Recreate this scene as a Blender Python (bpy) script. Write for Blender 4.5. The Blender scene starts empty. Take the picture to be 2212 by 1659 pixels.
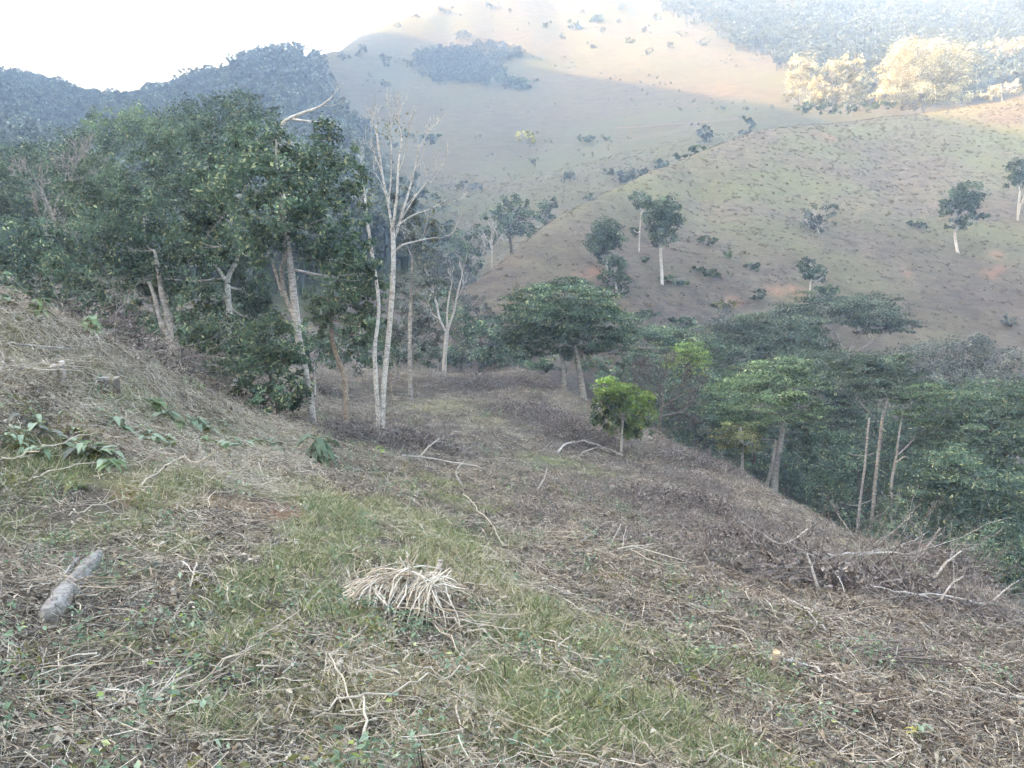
import bpy, math, random
import numpy as np
from mathutils import Vector

# ------------------------------------------------------------------ camera, sky, sun, exposure
sc = bpy.context.scene
W2, H2 = 2212.0, 1659.0                       # the picture units used for measuring (px, py)
LENS, SENSOR = 28.0, 34.6
FPX = W2 * LENS / SENSOR
HORIZON = 648.0                               # row of the eye level
PITCH = math.atan((H2 / 2 - HORIZON) / FPX)

cam_d = bpy.data.cameras.new('camera'); cam_d.lens = LENS; cam_d.sensor_width = SENSOR
cam_d.clip_start = 0.05; cam_d.clip_end = 6000
cam = bpy.data.objects.new('camera', cam_d); sc.collection.objects.link(cam)
cam.location = (0, 0, 0); cam.rotation_euler = (math.pi / 2 - PITCH, 0, 0)
sc.camera = cam

SUN_EL, SUN_AZ = math.radians(23), math.radians(-96)      # azimuth from +Y (view) clockwise: the sun is low on the left
sun_dir = Vector((math.sin(SUN_AZ) * math.cos(SUN_EL), math.cos(SUN_AZ) * math.cos(SUN_EL), math.sin(SUN_EL)))
sun_d = bpy.data.lights.new('sun', 'SUN'); sun_d.energy = 4.0; sun_d.angle = math.radians(0.53); sun_d.color = (1.0, 0.81, 0.62)
sun = bpy.data.objects.new('sun', sun_d); sc.collection.objects.link(sun)
sun.rotation_euler = (-sun_dir).to_track_quat('-Z', 'Y').to_euler(); sun.location = (0, 0, 400)

world = bpy.data.worlds.new('World'); sc.world = world; world.use_nodes = True
wn = world.node_tree; wn.nodes.clear()
sky = wn.nodes.new('ShaderNodeTexSky'); sky.sky_type = 'NISHITA'; sky.sun_disc = False
sky.sun_elevation = SUN_EL; sky.sun_rotation = SUN_AZ
sky.air_density = 1.0; sky.dust_density = 3.0; sky.ozone_density = 1.0
bg = wn.nodes.new('ShaderNodeBackground'); bg.inputs['Strength'].default_value = 0.15
wo = wn.nodes.new('ShaderNodeOutputWorld')
wn.links.new(sky.outputs[0], bg.inputs[0]); wn.links.new(bg.outputs[0], wo.inputs[0])

vs = sc.view_settings
sc.display_settings.display_device = 'sRGB'
vs.view_transform = 'Standard'; vs.look = 'None'; vs.gamma = 1.0; vs.use_curve_mapping = False
vs.exposure = 3.05
vs.use_white_balance = True; vs.white_balance_temperature = 6500; vs.white_balance_tint = 11

sc.render.engine = 'CYCLES'
cy = sc.cycles
cy.use_denoising = True
try: cy.denoiser = 'OPENIMAGEDENOISE'
except Exception: pass
cy.use_adaptive_sampling = True; cy.adaptive_threshold = 0.06; cy.adaptive_min_samples = 16
cy.max_bounces = 4; cy.diffuse_bounces = 2; cy.glossy_bounces = 1; cy.transmission_bounces = 3
cy.transparent_max_bounces = 4; cy.volume_bounces = 1; cy.caustics_reflective = False; cy.caustics_refractive = False
cy.volume_step_rate = 4.0; cy.use_light_tree = False

COL = sc.collection
rng = np.random.default_rng(7)

# ------------------------------------------------------------------ helpers: pixels to world
CP, SP = math.cos(PITCH), math.sin(PITCH)
def ray(px, py):
    u = (px - W2 / 2) / FPX; v = (H2 / 2 - py) / FPX
    return np.array([u, CP + v * SP, -SP + v * CP])
def P(px, py, Y):                              # the world point at depth Y seen at (px, py)
    d = ray(px, py); return d * (Y / d[1])
def pix(p):
    p = np.asarray(p, float)
    fwd = p[1] * CP - p[2] * SP; up = p[1] * SP + p[2] * CP
    return W2 / 2 + FPX * p[0] / fwd, H2 / 2 - FPX * up / fwd

# ------------------------------------------------------------------ noise
def _hash(ix, iy, seed):
    h = (ix.astype(np.int64) * 374761393 + iy.astype(np.int64) * 668265263 + seed * 1442695041) & 0xffffffff
    h = ((h ^ (h >> 13)) * 1274126177) & 0xffffffff
    return ((h ^ (h >> 16)) & 0xffff) / 65535.0
def vnoise(x, y, seed=0):
    ix = np.floor(x); iy = np.floor(y); fx = x - ix; fy = y - iy
    fx = fx * fx * (3 - 2 * fx); fy = fy * fy * (3 - 2 * fy)
    a = _hash(ix, iy, seed); b = _hash(ix + 1, iy, seed); c = _hash(ix, iy + 1, seed); d = _hash(ix + 1, iy + 1, seed)
    return (a + (b - a) * fx) * (1 - fy) + (c + (d - c) * fx) * fy
def fbm(x, y, seed=0, oct=4):
    s = 0; a = 0.5; f = 1.0
    for o in range(oct):
        s = s + a * (vnoise(x * f, y * f, seed + o * 17) - 0.5); a *= 0.5; f *= 2.03
    return s * 2                                # about -1..1
def sstep(a, b, x):
    t = np.clip((x - a) / (b - a), 0, 1); return t * t * (3 - 2 * t)

# ------------------------------------------------------------------ the terrain: one height field through measured points
CPTS = []
def cp(px, py, Y):                             # measured on the 1024-wide picture
    CPTS.append(P(px * W2 / 1024, py * W2 / 1024, Y))
def line(fn, pts, step=16):                    # a ridge or edge: points in between as well
    for a, b in zip(pts[:-1], pts[1:]):
        n = max(1, int(abs(b[0] - a[0]) / step))
        for k in range(n): fn(*[a[i] + (b[i] - a[i]) * k / n for i in range(3)])
    fn(*pts[-1])
def cw(x, y, z): CPTS.append(np.array([x, y, z], float))
def cd(px, Y, z):                              # direction by column, depth and height
    u = (px * W2 / 1024 - W2 / 2) / FPX; CPTS.append(np.array([u * Y * 1.0, Y, z]))
for a in [(0,0,-1.65),(-1.2,0,-1.35),(1.4,0,-2.05),(0,-2,-1.35),(0,1.5,-1.75),(-4,-2,-.5),(4,-2,-2.6),(-5,2,-.6),(5,2,-3.0),(-10,4,.8),(10,6,-5.2),(9,-3,-4.6),(-9,-5,1.2)]: cw(*a)
for a in [(0,768,2.75),(256,768,2.95),(512,768,3.25),(768,768,3.8),(1024,768,4.5),
          (0,650,4.2),(256,650,4.6),(512,650,5.4),(768,650,6.9),(1024,690,6.8),
          (0,560,6.2),(200,560,6.9),(400,560,8.0),(600,560,10),(800,585,12),(930,600,13.2),
          (0,480,8.6),(150,480,9.6),(300,488,11.5),(450,498,14),(600,510,17),(740,520,21),(860,560,19.5),
          (0,400,10),(100,420,11.5),(200,440,13.5),(300,455,15.5),(400,465,19),(520,465,23),(640,480,26),
          # left bank edge and the shaded floor behind it
          (160,362,24),(250,402,25),(60,335,24),(0,315,26),(110,345,32),(200,370,32),(290,390,33),
          # spur with the cut brush
          (330,424,25.5),(382,429,27),(450,420,32),(450,400,40),(520,410,39),(600,440,34),(621,456,32),(560,425,37),
          (523,368,56),(480,375,54),(440,372,55),(400,375,50),(360,385,45),(340,400,38),
          ]: cp(*a)
line(cp, [(0,300,13),(60,324,13.7),(120,352,15),(180,386,16.6),(240,412,18.6),(300,430,21)])
line(cp, [(560,386,54),(600,408,48.5),(657,435,42),(694,456,38),(759,484,33),(810,514,29),(857,539,25),(930,557,22),(972,569,20),(995,597,17),(1024,616,15)])
# beyond the edge of the spur the ground falls into the ravine
line(cd, [(560,64,-8),(600,60,-10),(657,52,-13),(694,48,-14),(759,44,-15),(810,40,-15),(857,36,-15),(930,33,-15),(972,30,-14.5),(1024,25,-13.5),(1080,22,-13.5)])
for a in [(523,70,-8),(470,70,-8),(420,68,-6),(360,60,-4),
          (600,72,-12),(700,62,-18),(800,58,-19),(900,54,-19.5),(1024,48,-19),(1150,42,-19)]: cd(*a)
# right hill
for a in [(1024,372,88),(900,345,90),(800,335,88),(700,332,84),(640,325,80),(590,322,78),(540,320,78),
          (1024,250,122),(900,250,116),(800,255,108),(700,255,103),(620,258,97),(560,268,92),(510,290,86),
          (1024,180,150),(900,190,145),(800,200,132),(700,205,124),(640,212,114),
          (1120,90,215),(1200,80,220),(1200,250,125),(1200,180,155)]: cp(*a)
line(cp, [(465,283,88),(492,262,93),(520,240,98),(560,210,106),(610,185,118),(660,160,132),(700,146,145),(745,132,160),(800,122,172),(860,117,182),(900,113,190),(960,106,197),(1024,97,205)])
line(cd, [(465,100,-2),(492,108,0),(520,113,4),(560,122,7),(610,136,11),(660,152,17),(700,168,23),(745,185,30),(800,200,36),(860,212,41),(900,222,44),(960,235,47),(1024,245,51)])
# valley behind it and the back hill
for a in [(465,272,140),(440,280,115),(420,285,95),(480,240,168),(560,205,175),(600,180,195),(660,150,215),(700,135,225),(760,116,240),
          (450,200,200),(520,170,235),(580,150,250),(640,118,280),(700,105,285),(760,92,285),(800,85,285),
          (450,130,280),(500,105,310),(560,85,335),(620,75,340),(680,65,340),(740,60,340),(800,55,340),
          (400,60,370),(450,45,385),(500,40,385),(560,30,400),(640,20,410),(700,15,415),(760,20,420),(820,20,430),
          (370,52,365),(400,33,388),(430,12,405),(460,-8,425),(520,-20,440),(600,-25,450),(700,-20,455),(780,-15,470)]: cp(*a)
for a in [(370,420,130),(430,470,150),(520,520,175),(700,540,190),(300,360,90)]: cd(*a)
# forested hills on the left
for a in [(330,52,340),(280,62,300),(230,82,290),(180,98,305),(100,118,330),(50,96,325),(0,88,320),(-100,60,310),
          (200,150,225),(100,160,215),(0,150,205),(300,120,255),(380,120,285),(400,190,190),(300,200,150),(150,215,125),(0,225,105),
          (390,270,110),(250,285,80),(100,300,60),(0,300,50),(-150,280,45)]: cp(*a)
for a in [(280,380,80),(180,380,70),(100,420,80),(0,420,85),(180,500,110),(100,520,100)]: cd(*a)
# far mountains on the right
for a in [(860,25,440),(930,50,360),(1024,55,340),(860,75,300),(930,88,280),(1024,92,270),(1100,60,340),
          (900,-40,600),(1024,-60,600),(820,-25,560),(1150,-80,600)]: cp(*a)
# the mountain out of the frame on the left whose shadow fills the valley, and the ground all round
for a in [(-400,-100,245),(-400,0,256),(-400,100,262),(-400,190,268),(-405,240,279),(-410,300,284),(-420,380,293),(-470,470,265),(-540,600,215),(-300,200,165),(-300,100,150),(-300,0,140),(-300,300,165),
          (-200,100,75),(-200,0,70),(-100,40,24),(-60,10,12),(-30,0,5),(-100,-60,30),
          (-600,100,200),(-600,400,220),(-600,-200,200),(0,-60,4),(60,-60,-9),(60,0,-19),(110,10,-12),(180,60,10),(250,100,35),(250,0,20),(320,200,70),
          (0,-300,40),(200,-300,40),(-200,-300,110),(500,0,90),(500,300,140),(400,500,200),(0,900,200),(500,900,240),(-500,900,180),(900,500,220),(0,-900,120),(900,-300,150),(-900,0,200),(-900,500,220)]: cw(*a)
CPTS = np.array(CPTS)

TH = np.concatenate([np.radians(np.linspace(-180, -44, 46)), np.radians(np.linspace(-43.8, 43.8, 420)), np.radians(np.linspace(44, 180, 46))])
LR0, LR1, NR = math.log(0.6), math.log(1150.0), 400
LR = np.linspace(LR0, LR1, NR)
def _emb(th, lr): return np.stack([2.2 * np.sin(th), 2.2 * np.cos(th), lr], -1)
def build_field():
    r = np.hypot(CPTS[:, 0], CPTS[:, 1]); r = np.maximum(r, 0.45)
    th = np.arctan2(CPTS[:, 0], CPTS[:, 1]); g = CPTS[:, 2] / (r + 2)
    X = _emb(th, np.log(r)); n = len(X)
    D = np.linalg.norm(X[:, None] - X[None], axis=2)
    A = np.zeros((n + 1, n + 1)); A[:n, :n] = -D - 0.004 * np.eye(n); A[:n, n] = 1; A[n, :n] = 1
    w = np.linalg.solve(A, np.append(g, 0))
    T, L = np.meshgrid(TH, LR, indexing='ij'); E = _emb(T, L).reshape(-1, 3)
    G = np.empty(len(E))
    for i in range(0, len(E), 20000):
        d = np.linalg.norm(E[i:i + 20000, None] - X[None], axis=2); G[i:i + 20000] = -d @ w[:n] + w[n]
    G = G.reshape(T.shape)
    for k in range(5):                            # soften the interpolation
        G[1:-1] = (G[:-2] + 2 * G[1:-1] + G[2:]) / 4
        G[:, 1:-1] = (G[:, :-2] + 2 * G[:, 1:-1] + G[:, 2:]) / 4
    R = np.exp(L); x = R * np.sin(T); y = R * np.cos(T); z = G * (R + 2)
    # relief at several scales
    near = 1 - sstep(50, 90, R); far = sstep(55, 120, R)
    z += near * (0.15 * fbm(x / 1.7, y / 1.7, 3) + 0.07 * fbm(x / 0.5, y / 0.5, 5, 3)) * sstep(0.5, 3, R)
    z += near * 0.30 * fbm(x / 6, y / 6, 9, 3) * sstep(8, 20, R)
    z += far * (0.28 * fbm(x / 9, y / 9, 11, 4) + 1.3 * fbm(x / 40, y / 40, 13, 3) * sstep(90, 200, R))
    z += sstep(180, 420, R) * 5 * fbm(x / 75, y / 75, 21, 4)
    return x, y, z
GX, GY, GZ = build_field()
def hgt(x, y):
    x = np.asarray(x, float); y = np.asarray(y, float)
    th = np.arctan2(x, y); lr = np.clip(np.log(np.maximum(np.hypot(x, y), 0.61)), LR0, LR1 - 1e-6)
    i = np.clip(np.searchsorted(TH, th) - 1, 0, len(TH) - 2); ft = np.clip((th - TH[i]) / (TH[i + 1] - TH[i]), 0, 1)
    q = (lr - LR0) / (LR1 - LR0) * (NR - 1); j = np.clip(q.astype(int), 0, NR - 2); fr = q - j
    return (GZ[i, j] * (1 - fr) + GZ[i, j + 1] * fr) * (1 - ft) + (GZ[i + 1, j] * (1 - fr) + GZ[i + 1, j + 1] * fr) * ft
def hit(px, py, y0=1.2, y1=1000):                # first ground point behind depth y0 along the line of sight
    d = ray(px, py); Y = np.exp(np.linspace(math.log(y0), math.log(y1), 1500)); t = Y / d[1]
    dz = d[2] * t - hgt(d[0] * t, d[1] * t)
    k = np.nonzero(dz < 0)[0]
    if len(k) == 0: return P(px, py, y1)
    k = k[0]
    if k == 0: return np.array([d[0] * t[0], Y[0], hgt(d[0] * t[0], Y[0])])
    a, b = t[k - 1], t[k]
    for _ in range(25):
        m = (a + b) / 2
        if d[2] * m - hgt(d[0] * m, d[1] * m) < 0: b = m
        else: a = m
    return d * b
def on_ground(px, Y):
    u = (px - W2 / 2) / FPX; x = u * Y; return np.array([x, Y, float(hgt(x, Y))])

# ------------------------------------------------------------------ mesh and object helpers
def unit(v): return v / np.maximum(np.linalg.norm(v, axis=-1, keepdims=True), 1e-9)
def mk_mesh(name, V, F, mats, smooth=False, midx=None):
    """V (n,3); F a list of index arrays (m,3) or (m,4)"""
    m = bpy.data.meshes.new(name); V = np.asarray(V, np.float32)
    F = [np.asarray(f, np.int32) for f in F if len(f)]
    m.vertices.add(len(V)); m.vertices.foreach_set('co', V.ravel())
    loops = np.concatenate([f.ravel() for f in F]); tot = np.concatenate([np.full(len(f), f.shape[1], np.int32) for f in F])
    start = np.concatenate([[0], np.cumsum(tot)[:-1]]).astype(np.int32)
    m.loops.add(len(loops)); m.loops.foreach_set('vertex_index', loops)
    m.polygons.add(len(tot)); m.polygons.foreach_set('loop_start', start)
    try: m.polygons.foreach_set('loop_total', tot)
    except Exception: pass
    for mt in (mats if isinstance(mats, (list, tuple)) else [mats]): m.materials.append(mt)
    if midx is not None: m.polygons.foreach_set('material_index', np.asarray(midx, np.int32))
    m.update(calc_edges=True)
    m.polygons.foreach_set('use_smooth', np.full(len(tot), bool(smooth)))
    m.validate()
    return m
class MB:
    def __init__(s): s.V = []; s.Q = []; s.T = []; s.n = 0; s.tq = []; s.toned = False
    def add(s, V, Q=None, T=None, tone=None):
        V = np.asarray(V, float)
        if Q is not None and len(Q): s.Q.append(np.asarray(Q) + s.n); s.tq.append(np.zeros(len(Q)) if tone is None else tone); s.toned |= tone is not None
        if T is not None and len(T): s.T.append(np.asarray(T) + s.n)
        s.V.append(V); s.n += len(V)
    def tube(s, pts, rad, n=6, cap=True, wob=0.0, r_=None):
        pts = np.asarray(pts, float); k = len(pts); rad = np.atleast_1d(np.asarray(rad, float)); rad = np.interp(np.linspace(0, 1, k), np.linspace(0, 1, len(rad)), rad)
        t = np.gradient(pts, axis=0); t = unit(t)
        ref = np.array([0, 0, 1.0]) if abs(t[:, 2]).mean() < 0.8 else np.array([1.0, 0, 0])
        a = unit(np.cross(t, ref)); b = np.cross(t, a)
        ang = np.arange(n) * 2 * math.pi / n
        ring = np.cos(ang)[None, :, None] * a[:, None] + np.sin(ang)[None, :, None] * b[:, None]
        rr = rad[:, None, None] * np.ones((k, n, 1))
        if wob: rr = rr * (1 + wob * (r_ if r_ is not None else rng).uniform(-1, 1, (k, n, 1)))
        V = (pts[:, None] + ring * rr).reshape(-1, 3)
        i = np.arange(k - 1)[:, None] * n; j = np.arange(n)[None]; j2 = (j + 1) % n
        Q = np.stack([i + j, i + j2, i + n + j2, i + n + j], -1).reshape(-1, 4)
        T = None
        if cap:
            V = np.concatenate([V, pts[:1], pts[-1:]]); c0, c1 = k * n, k * n + 1
            T = [[c0, (q + 1) % n, q] for q in range(n)] + [[c1, (k - 1) * n + q, (k - 1) * n + (q + 1) % n] for q in range(n)]
        s.add(V, Q, T)
    def leaves(s, C, N, L, aspect, r, fold=0.12, droop=None, tone=None):
        n = len(C)
        if n == 0: return
        N = unit(N); t = unit(np.cross(N, r.normal(size=(n, 3))))
        if droop is not None: t = unit(t + np.array([0, 0, -droop])); 
        b = unit(np.cross(N, t)); N = np.cross(t, b)
        L = np.broadcast_to(np.asarray(L, float), (n,))[:, None]; w = L * aspect
        V = np.stack([C - t * L / 2, C + b * w / 2 + N * L * fold + t * L * .05, C + t * L / 2, C - b * w / 2 + N * L * fold + t * L * .05], 1).reshape(-1, 3)
        Q = (np.arange(n)[:, None] * 4 + np.arange(4)[None])
        s.add(V, Q, None, tone)
    def mesh(s, name, mat, smooth=False):
        F = []
        if s.Q: F.append(np.concatenate(s.Q))
        if s.T: F.append(np.concatenate(s.T))
        m = mk_mesh(name, np.concatenate(s.V), F, mat, smooth)
        if s.toned:                                # leaf clumps differ in tone, paler towards the top of a lobe
            t = np.concatenate(s.tq + ([np.zeros(len(F[1]))] if len(F) > 1 else [])).astype(np.float32)
            if len(t) == len(m.polygons): m.attributes.new('tone', 'FLOAT', 'FACE').data.foreach_set('value', t)
        return m
def tag(o, label=None, cat=None, group=None, kind=None):
    for k, v in (('label', label), ('category', cat), ('group', group), ('kind', kind)):
        if v: o[k] = v
    return o
def obj(name, mesh, parent=None, loc=None):
    o = bpy.data.objects.new(name, mesh); COL.objects.link(o)
    if parent is not None: o.parent = parent
    if loc is not None: o.location = tuple(float(c) for c in loc)
    return o
def thing(name, label, cat, loc, group=None):
    o = bpy.data.objects.new(name, None); o.empty_display_size = 0.2; COL.objects.link(o)
    o.location = tuple(float(c) for c in loc); return tag(o, label, cat, group)

# ------------------------------------------------------------------ materials
def nodes(name):
    m = bpy.data.materials.new(name); m.use_nodes = True; nt = m.node_tree; nt.nodes.clear()
    out = nt.nodes.new('ShaderNodeOutputMaterial'); return m, nt, out
def N_(nt, typ, **kw):
    n = nt.nodes.new(typ)
    for k, v in kw.items():
        if k.startswith('i_'): n.inputs[k[2:].replace('_', ' ')].default_value = v
        else: setattr(n, k, v)
    return n
def ramp(nt, src, stops):
    r = nt.nodes.new('ShaderNodeValToRGB'); cr = r.color_ramp
    while len(cr.elements) < len(stops): cr.elements.new(0.5)
    for e, (p, c) in zip(cr.elements, stops): e.position = p; e.color = (*c, 1) if len(c) == 3 else c
    nt.links.new(src, r.inputs[0]); return r.outputs[0]
def mixc(nt, fac, a, b, mode='MIX'):
    n = nt.nodes.new('ShaderNodeMix'); n.data_type = 'RGBA'; n.blend_type = mode
    for s, v in ((n.inputs[0], fac), (n.inputs[6], a), (n.inputs[7], b)):
        if hasattr(v, 'is_output'): nt.links.new(v, s)
        elif isinstance(v, (int, float)): s.default_value = v
        else: s.default_value = (*v, 1)
    return n.outputs[2]
def noise(nt, scale, detail=4, rough=0.55, vec=None, col=False):
    n = nt.nodes.new('ShaderNodeTexNoise'); n.inputs['Scale'].default_value = scale; n.inputs['Detail'].default_value = detail; n.inputs['Roughness'].default_value = rough
    if vec is not None: nt.links.new(vec, n.inputs['Vector'])
    return n.outputs['Color' if col else 'Fac']
def leaf_mat(name, dark, light, yellow=None, trans=0.28, ypart=0.06):
    """per-leaf colour between dark and light (each leaf is its own island), a few yellowed ones"""
    m, nt, out = nodes(name)
    g = N_(nt, 'ShaderNodeNewGeometry'); oi = N_(nt, 'ShaderNodeObjectInfo')
    st = [(0, dark), (1 - ypart - 0.02, light)]
    if yellow: st += [(1 - ypart, yellow)]
    c = ramp(nt, g.outputs['Random Per Island'], st)
    tc = N_(nt, 'ShaderNodeTexCoord')
    v = noise(nt, 0.55, 2, 0.5, tc.outputs['Object'])
    hs = N_(nt, 'ShaderNodeHueSaturation'); nt.links.new(c, hs.inputs['Color'])
    mr = N_(nt, 'ShaderNodeMapRange'); nt.links.new(v, mr.inputs[0]); mr.inputs[1].default_value = 0.3; mr.inputs[2].default_value = 0.7; mr.inputs[3].default_value = 0.62; mr.inputs[4].default_value = 1.45
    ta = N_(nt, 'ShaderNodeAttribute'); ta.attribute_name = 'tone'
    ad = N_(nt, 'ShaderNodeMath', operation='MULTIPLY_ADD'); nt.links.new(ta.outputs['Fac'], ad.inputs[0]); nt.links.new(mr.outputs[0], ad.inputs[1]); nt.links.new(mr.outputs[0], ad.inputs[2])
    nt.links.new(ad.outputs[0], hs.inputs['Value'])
    d = N_(nt, 'ShaderNodeBsdfPrincipled'); nt.links.new(hs.outputs[0], d.inputs['Base Color']); d.inputs['Roughness'].default_value = 0.55
    d.inputs['Specular IOR Level'].default_value = 0.35
    t = N_(nt, 'ShaderNodeBsdfTranslucent'); nt.links.new(hs.outputs[0], t.inputs[0])
    mx = N_(nt, 'ShaderNodeMixShader'); mx.inputs[0].default_value = trans
    nt.links.new(d.outputs[0], mx.inputs[1]); nt.links.new(t.outputs[0], mx.inputs[2]); nt.links.new(mx.outputs[0], out.inputs[0])
    return m
def bark_mat(name, a, b, c, scale=3.0):
    m, nt, out = nodes(name)
    tc = N_(nt, 'ShaderNodeTexCoord'); mp = N_(nt, 'ShaderNodeMapping'); mp.inputs['Scale'].default_value = (1, 1, 2.2)
    nt.links.new(tc.outputs['Object'], mp.inputs[0])
    n1 = noise(nt, scale, 5, 0.65, mp.outputs[0]); n2 = noise(nt, scale * 4, 4, 0.6, mp.outputs[0])
    c1 = ramp(nt, n1, [(0.36, a), (0.48, b), (0.62, c)])
    c2 = mixc(nt, 0.45, c1, ramp(nt, n2, [(0.35, a), (0.6, c)]))
    d = N_(nt, 'ShaderNodeBsdfPrincipled'); nt.links.new(c2, d.inputs['Base Color']); d.inputs['Roughness'].default_value = 0.9; d.inputs['Specular IOR Level'].default_value = 0.2
    bp = N_(nt, 'ShaderNodeBump'); bp.inputs['Strength'].default_value = 0.5; bp.inputs['Distance'].default_value = 0.02
    nt.links.new(n2, bp.inputs['Height']); nt.links.new(bp.outputs[0], d.inputs['Normal']); nt.links.new(d.outputs[0], out.inputs[0])
    return m
def twig_mat(name, stops, rough=0.85):
    m, nt, out = nodes(name); g = N_(nt, 'ShaderNodeNewGeometry')
    c = ramp(nt, g.outputs['Random Per Island'], stops)
    tc = N_(nt, 'ShaderNodeTexCoord'); n = noise(nt, 14, 2, 0.6, tc.outputs['Object'])
    c = mixc(nt, 0.5, c, ramp(nt, n, [(0.3, (0.45, 0.45, 0.45)), (0.7, (1, 1, 1))]), 'MULTIPLY')
    d = N_(nt, 'ShaderNodeBsdfPrincipled'); nt.links.new(c, d.inputs['Base Color']); d.inputs['Roughness'].default_value = rough; d.inputs['Specular IOR Level'].default_value = 0.25
    nt.links.new(d.outputs[0], out.inputs[0]); return m

L_dark = leaf_mat('leaf_dark', (0.046, 0.083, 0.056), (0.117, 0.176, 0.104), (0.296, 0.323, 0.165), .3, .09)
L_mid = leaf_mat('leaf_mid', (0.059, 0.096, 0.058), (0.132, 0.186, 0.106), (0.281, 0.282, 0.154))
L_gray = leaf_mat('leaf_grey_green', (0.073, 0.090, 0.074), (0.153, 0.170, 0.138), (0.226, 0.217, 0.156))
L_bright = leaf_mat('leaf_bright', (0.089, 0.142, 0.070), (0.214, 0.295, 0.138), (0.369, 0.392, 0.187), .32)
L_frond = leaf_mat('leaf_frond', (.09, .145, .05), (.20, .275, .10), (.32, .34, .11), .4)
L_vivid = leaf_mat('leaf_vivid', (.13, .21, .05), (.27, .38, .10), (.40, .43, .12), .4)
L_acacia = leaf_mat('leaf_feathery', (0.047, 0.073, 0.046), (0.110, 0.144, 0.086), (0.178, 0.178, 0.104), .3)
L_euc = leaf_mat('leaf_hill_tree', (0.050, 0.082, 0.051), (0.116, 0.159, 0.094), (0.200, 0.211, 0.119))
L_olive = leaf_mat('leaf_olive', (0.109, 0.123, 0.043), (0.232, 0.232, 0.087), (0.362, 0.290, 0.102))
L_yel = leaf_mat('leaf_yellow', (.35, .36, .07), (.55, .50, .10), (.5, .4, .1))
L_sun = leaf_mat('leaf_sunlit_tint', (0.312, 0.325, 0.195), (0.598, 0.559, 0.390), (0.754, 0.676, 0.468), .35)  # sunlight put into the leaf colour: raised so the saddle trees look sunlit
L_broad = leaf_mat('leaf_broad', (0.088, 0.152, 0.088), (0.229, 0.321, 0.203), (0.448, 0.505, 0.246), .3, .12)
L_under = leaf_mat('leaf_underside', (.16, .24, .15), (.34, .42, .30), (.3, .38, .1), .25, .1)
L_far = leaf_mat('leaf_far_wood', (0.058, 0.081, 0.065), (0.137, 0.166, 0.127), (0.221, 0.234, 0.156), .2)
B_white = bark_mat('bark_white', (.16, .145, .13), (.44, .42, .39), (.66, .64, .60), 5)
B_mottled = bark_mat('bark_mottled', (.11, .10, .09), (.27, .25, .23), (.50, .48, .45), 5)
B_log = bark_mat('wood_weathered', (0.097, 0.090, 0.081), (0.203, 0.191, 0.178), (0.309, 0.296, 0.275), 7)
B_grey = bark_mat('bark_grey', (.10, .09, .08), (.26, .24, .21), (.44, .41, .37), 4)
B_brown = bark_mat('bark_brown', (.10, .08, .06), (.24, .195, .15), (.37, .315, .25), 5)
B_dark = bark_mat('bark_dark', (.04, .035, .03), (.10, .085, .07), (.18, .16, .14), 4)
B_dead = bark_mat('wood_dead', (0.173, 0.158, 0.143), (0.367, 0.347, 0.316), (0.561, 0.541, 0.500), 6)
B_cut = bark_mat('wood_fresh_cut', (.36, .22, .12), (.52, .36, .21), (.64, .49, .32), 8)
M_straw = twig_mat('straw', [(0, (.16, .125, .09)), (.4, (.31, .265, .20)), (.8, (.50, .445, .35)), (1, (.68, .63, .53))])
M_pale = twig_mat('straw_pale', [(0, (.26, .21, .15)), (.45, (.46, .41, .325)), (1, (.66, .61, .52))])
M_bleach = twig_mat('straw_bleached', [(0, (.30, .245, .17)), (.35, (.56, .50, .41)), (1, (.80, .76, .67))])
M_litter = twig_mat('litter', [(0, (0.051, 0.041, 0.037)), (.35, (0.147, 0.122, 0.099)), (.75, (0.304, 0.258, 0.207)), (1, (0.478, 0.423, 0.340))])
M_brush = twig_mat('brushwood', [(0, (0.080, 0.066, 0.064)), (.45, (0.162, 0.138, 0.129)), (.8, (0.263, 0.234, 0.212)), (1, (0.408, 0.374, 0.332))])
M_grass = leaf_mat('grass_green', (.09, .12, .05), (.235, .29, .125), (.46, .42, .27), .3, .16)
M_grassy = leaf_mat('grass_yellow', (.17, .165, .08), (.34, .32, .175), (.52, .46, .32), .3, .3)
M_stub = leaf_mat('stubble_tan', (0.144, 0.120, 0.086), (0.385, 0.342, 0.260), (0.540, 0.492, 0.395), .2, .2)
M_stubd = leaf_mat('stubble_dark', (.05, .042, .036), (.17, .142, .115), (.32, .28, .22), .15, .15)
M_tus = leaf_mat('tussock_dry', (0.165, 0.141, 0.101), (0.233, 0.204, 0.151), (0.165, 0.157, 0.089), .15, .1)
M_tusd = leaf_mat('tussock_brown', (0.097, 0.076, 0.063), (0.180, 0.147, 0.116), (0.128, 0.128, 0.068), .15, .12)

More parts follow.
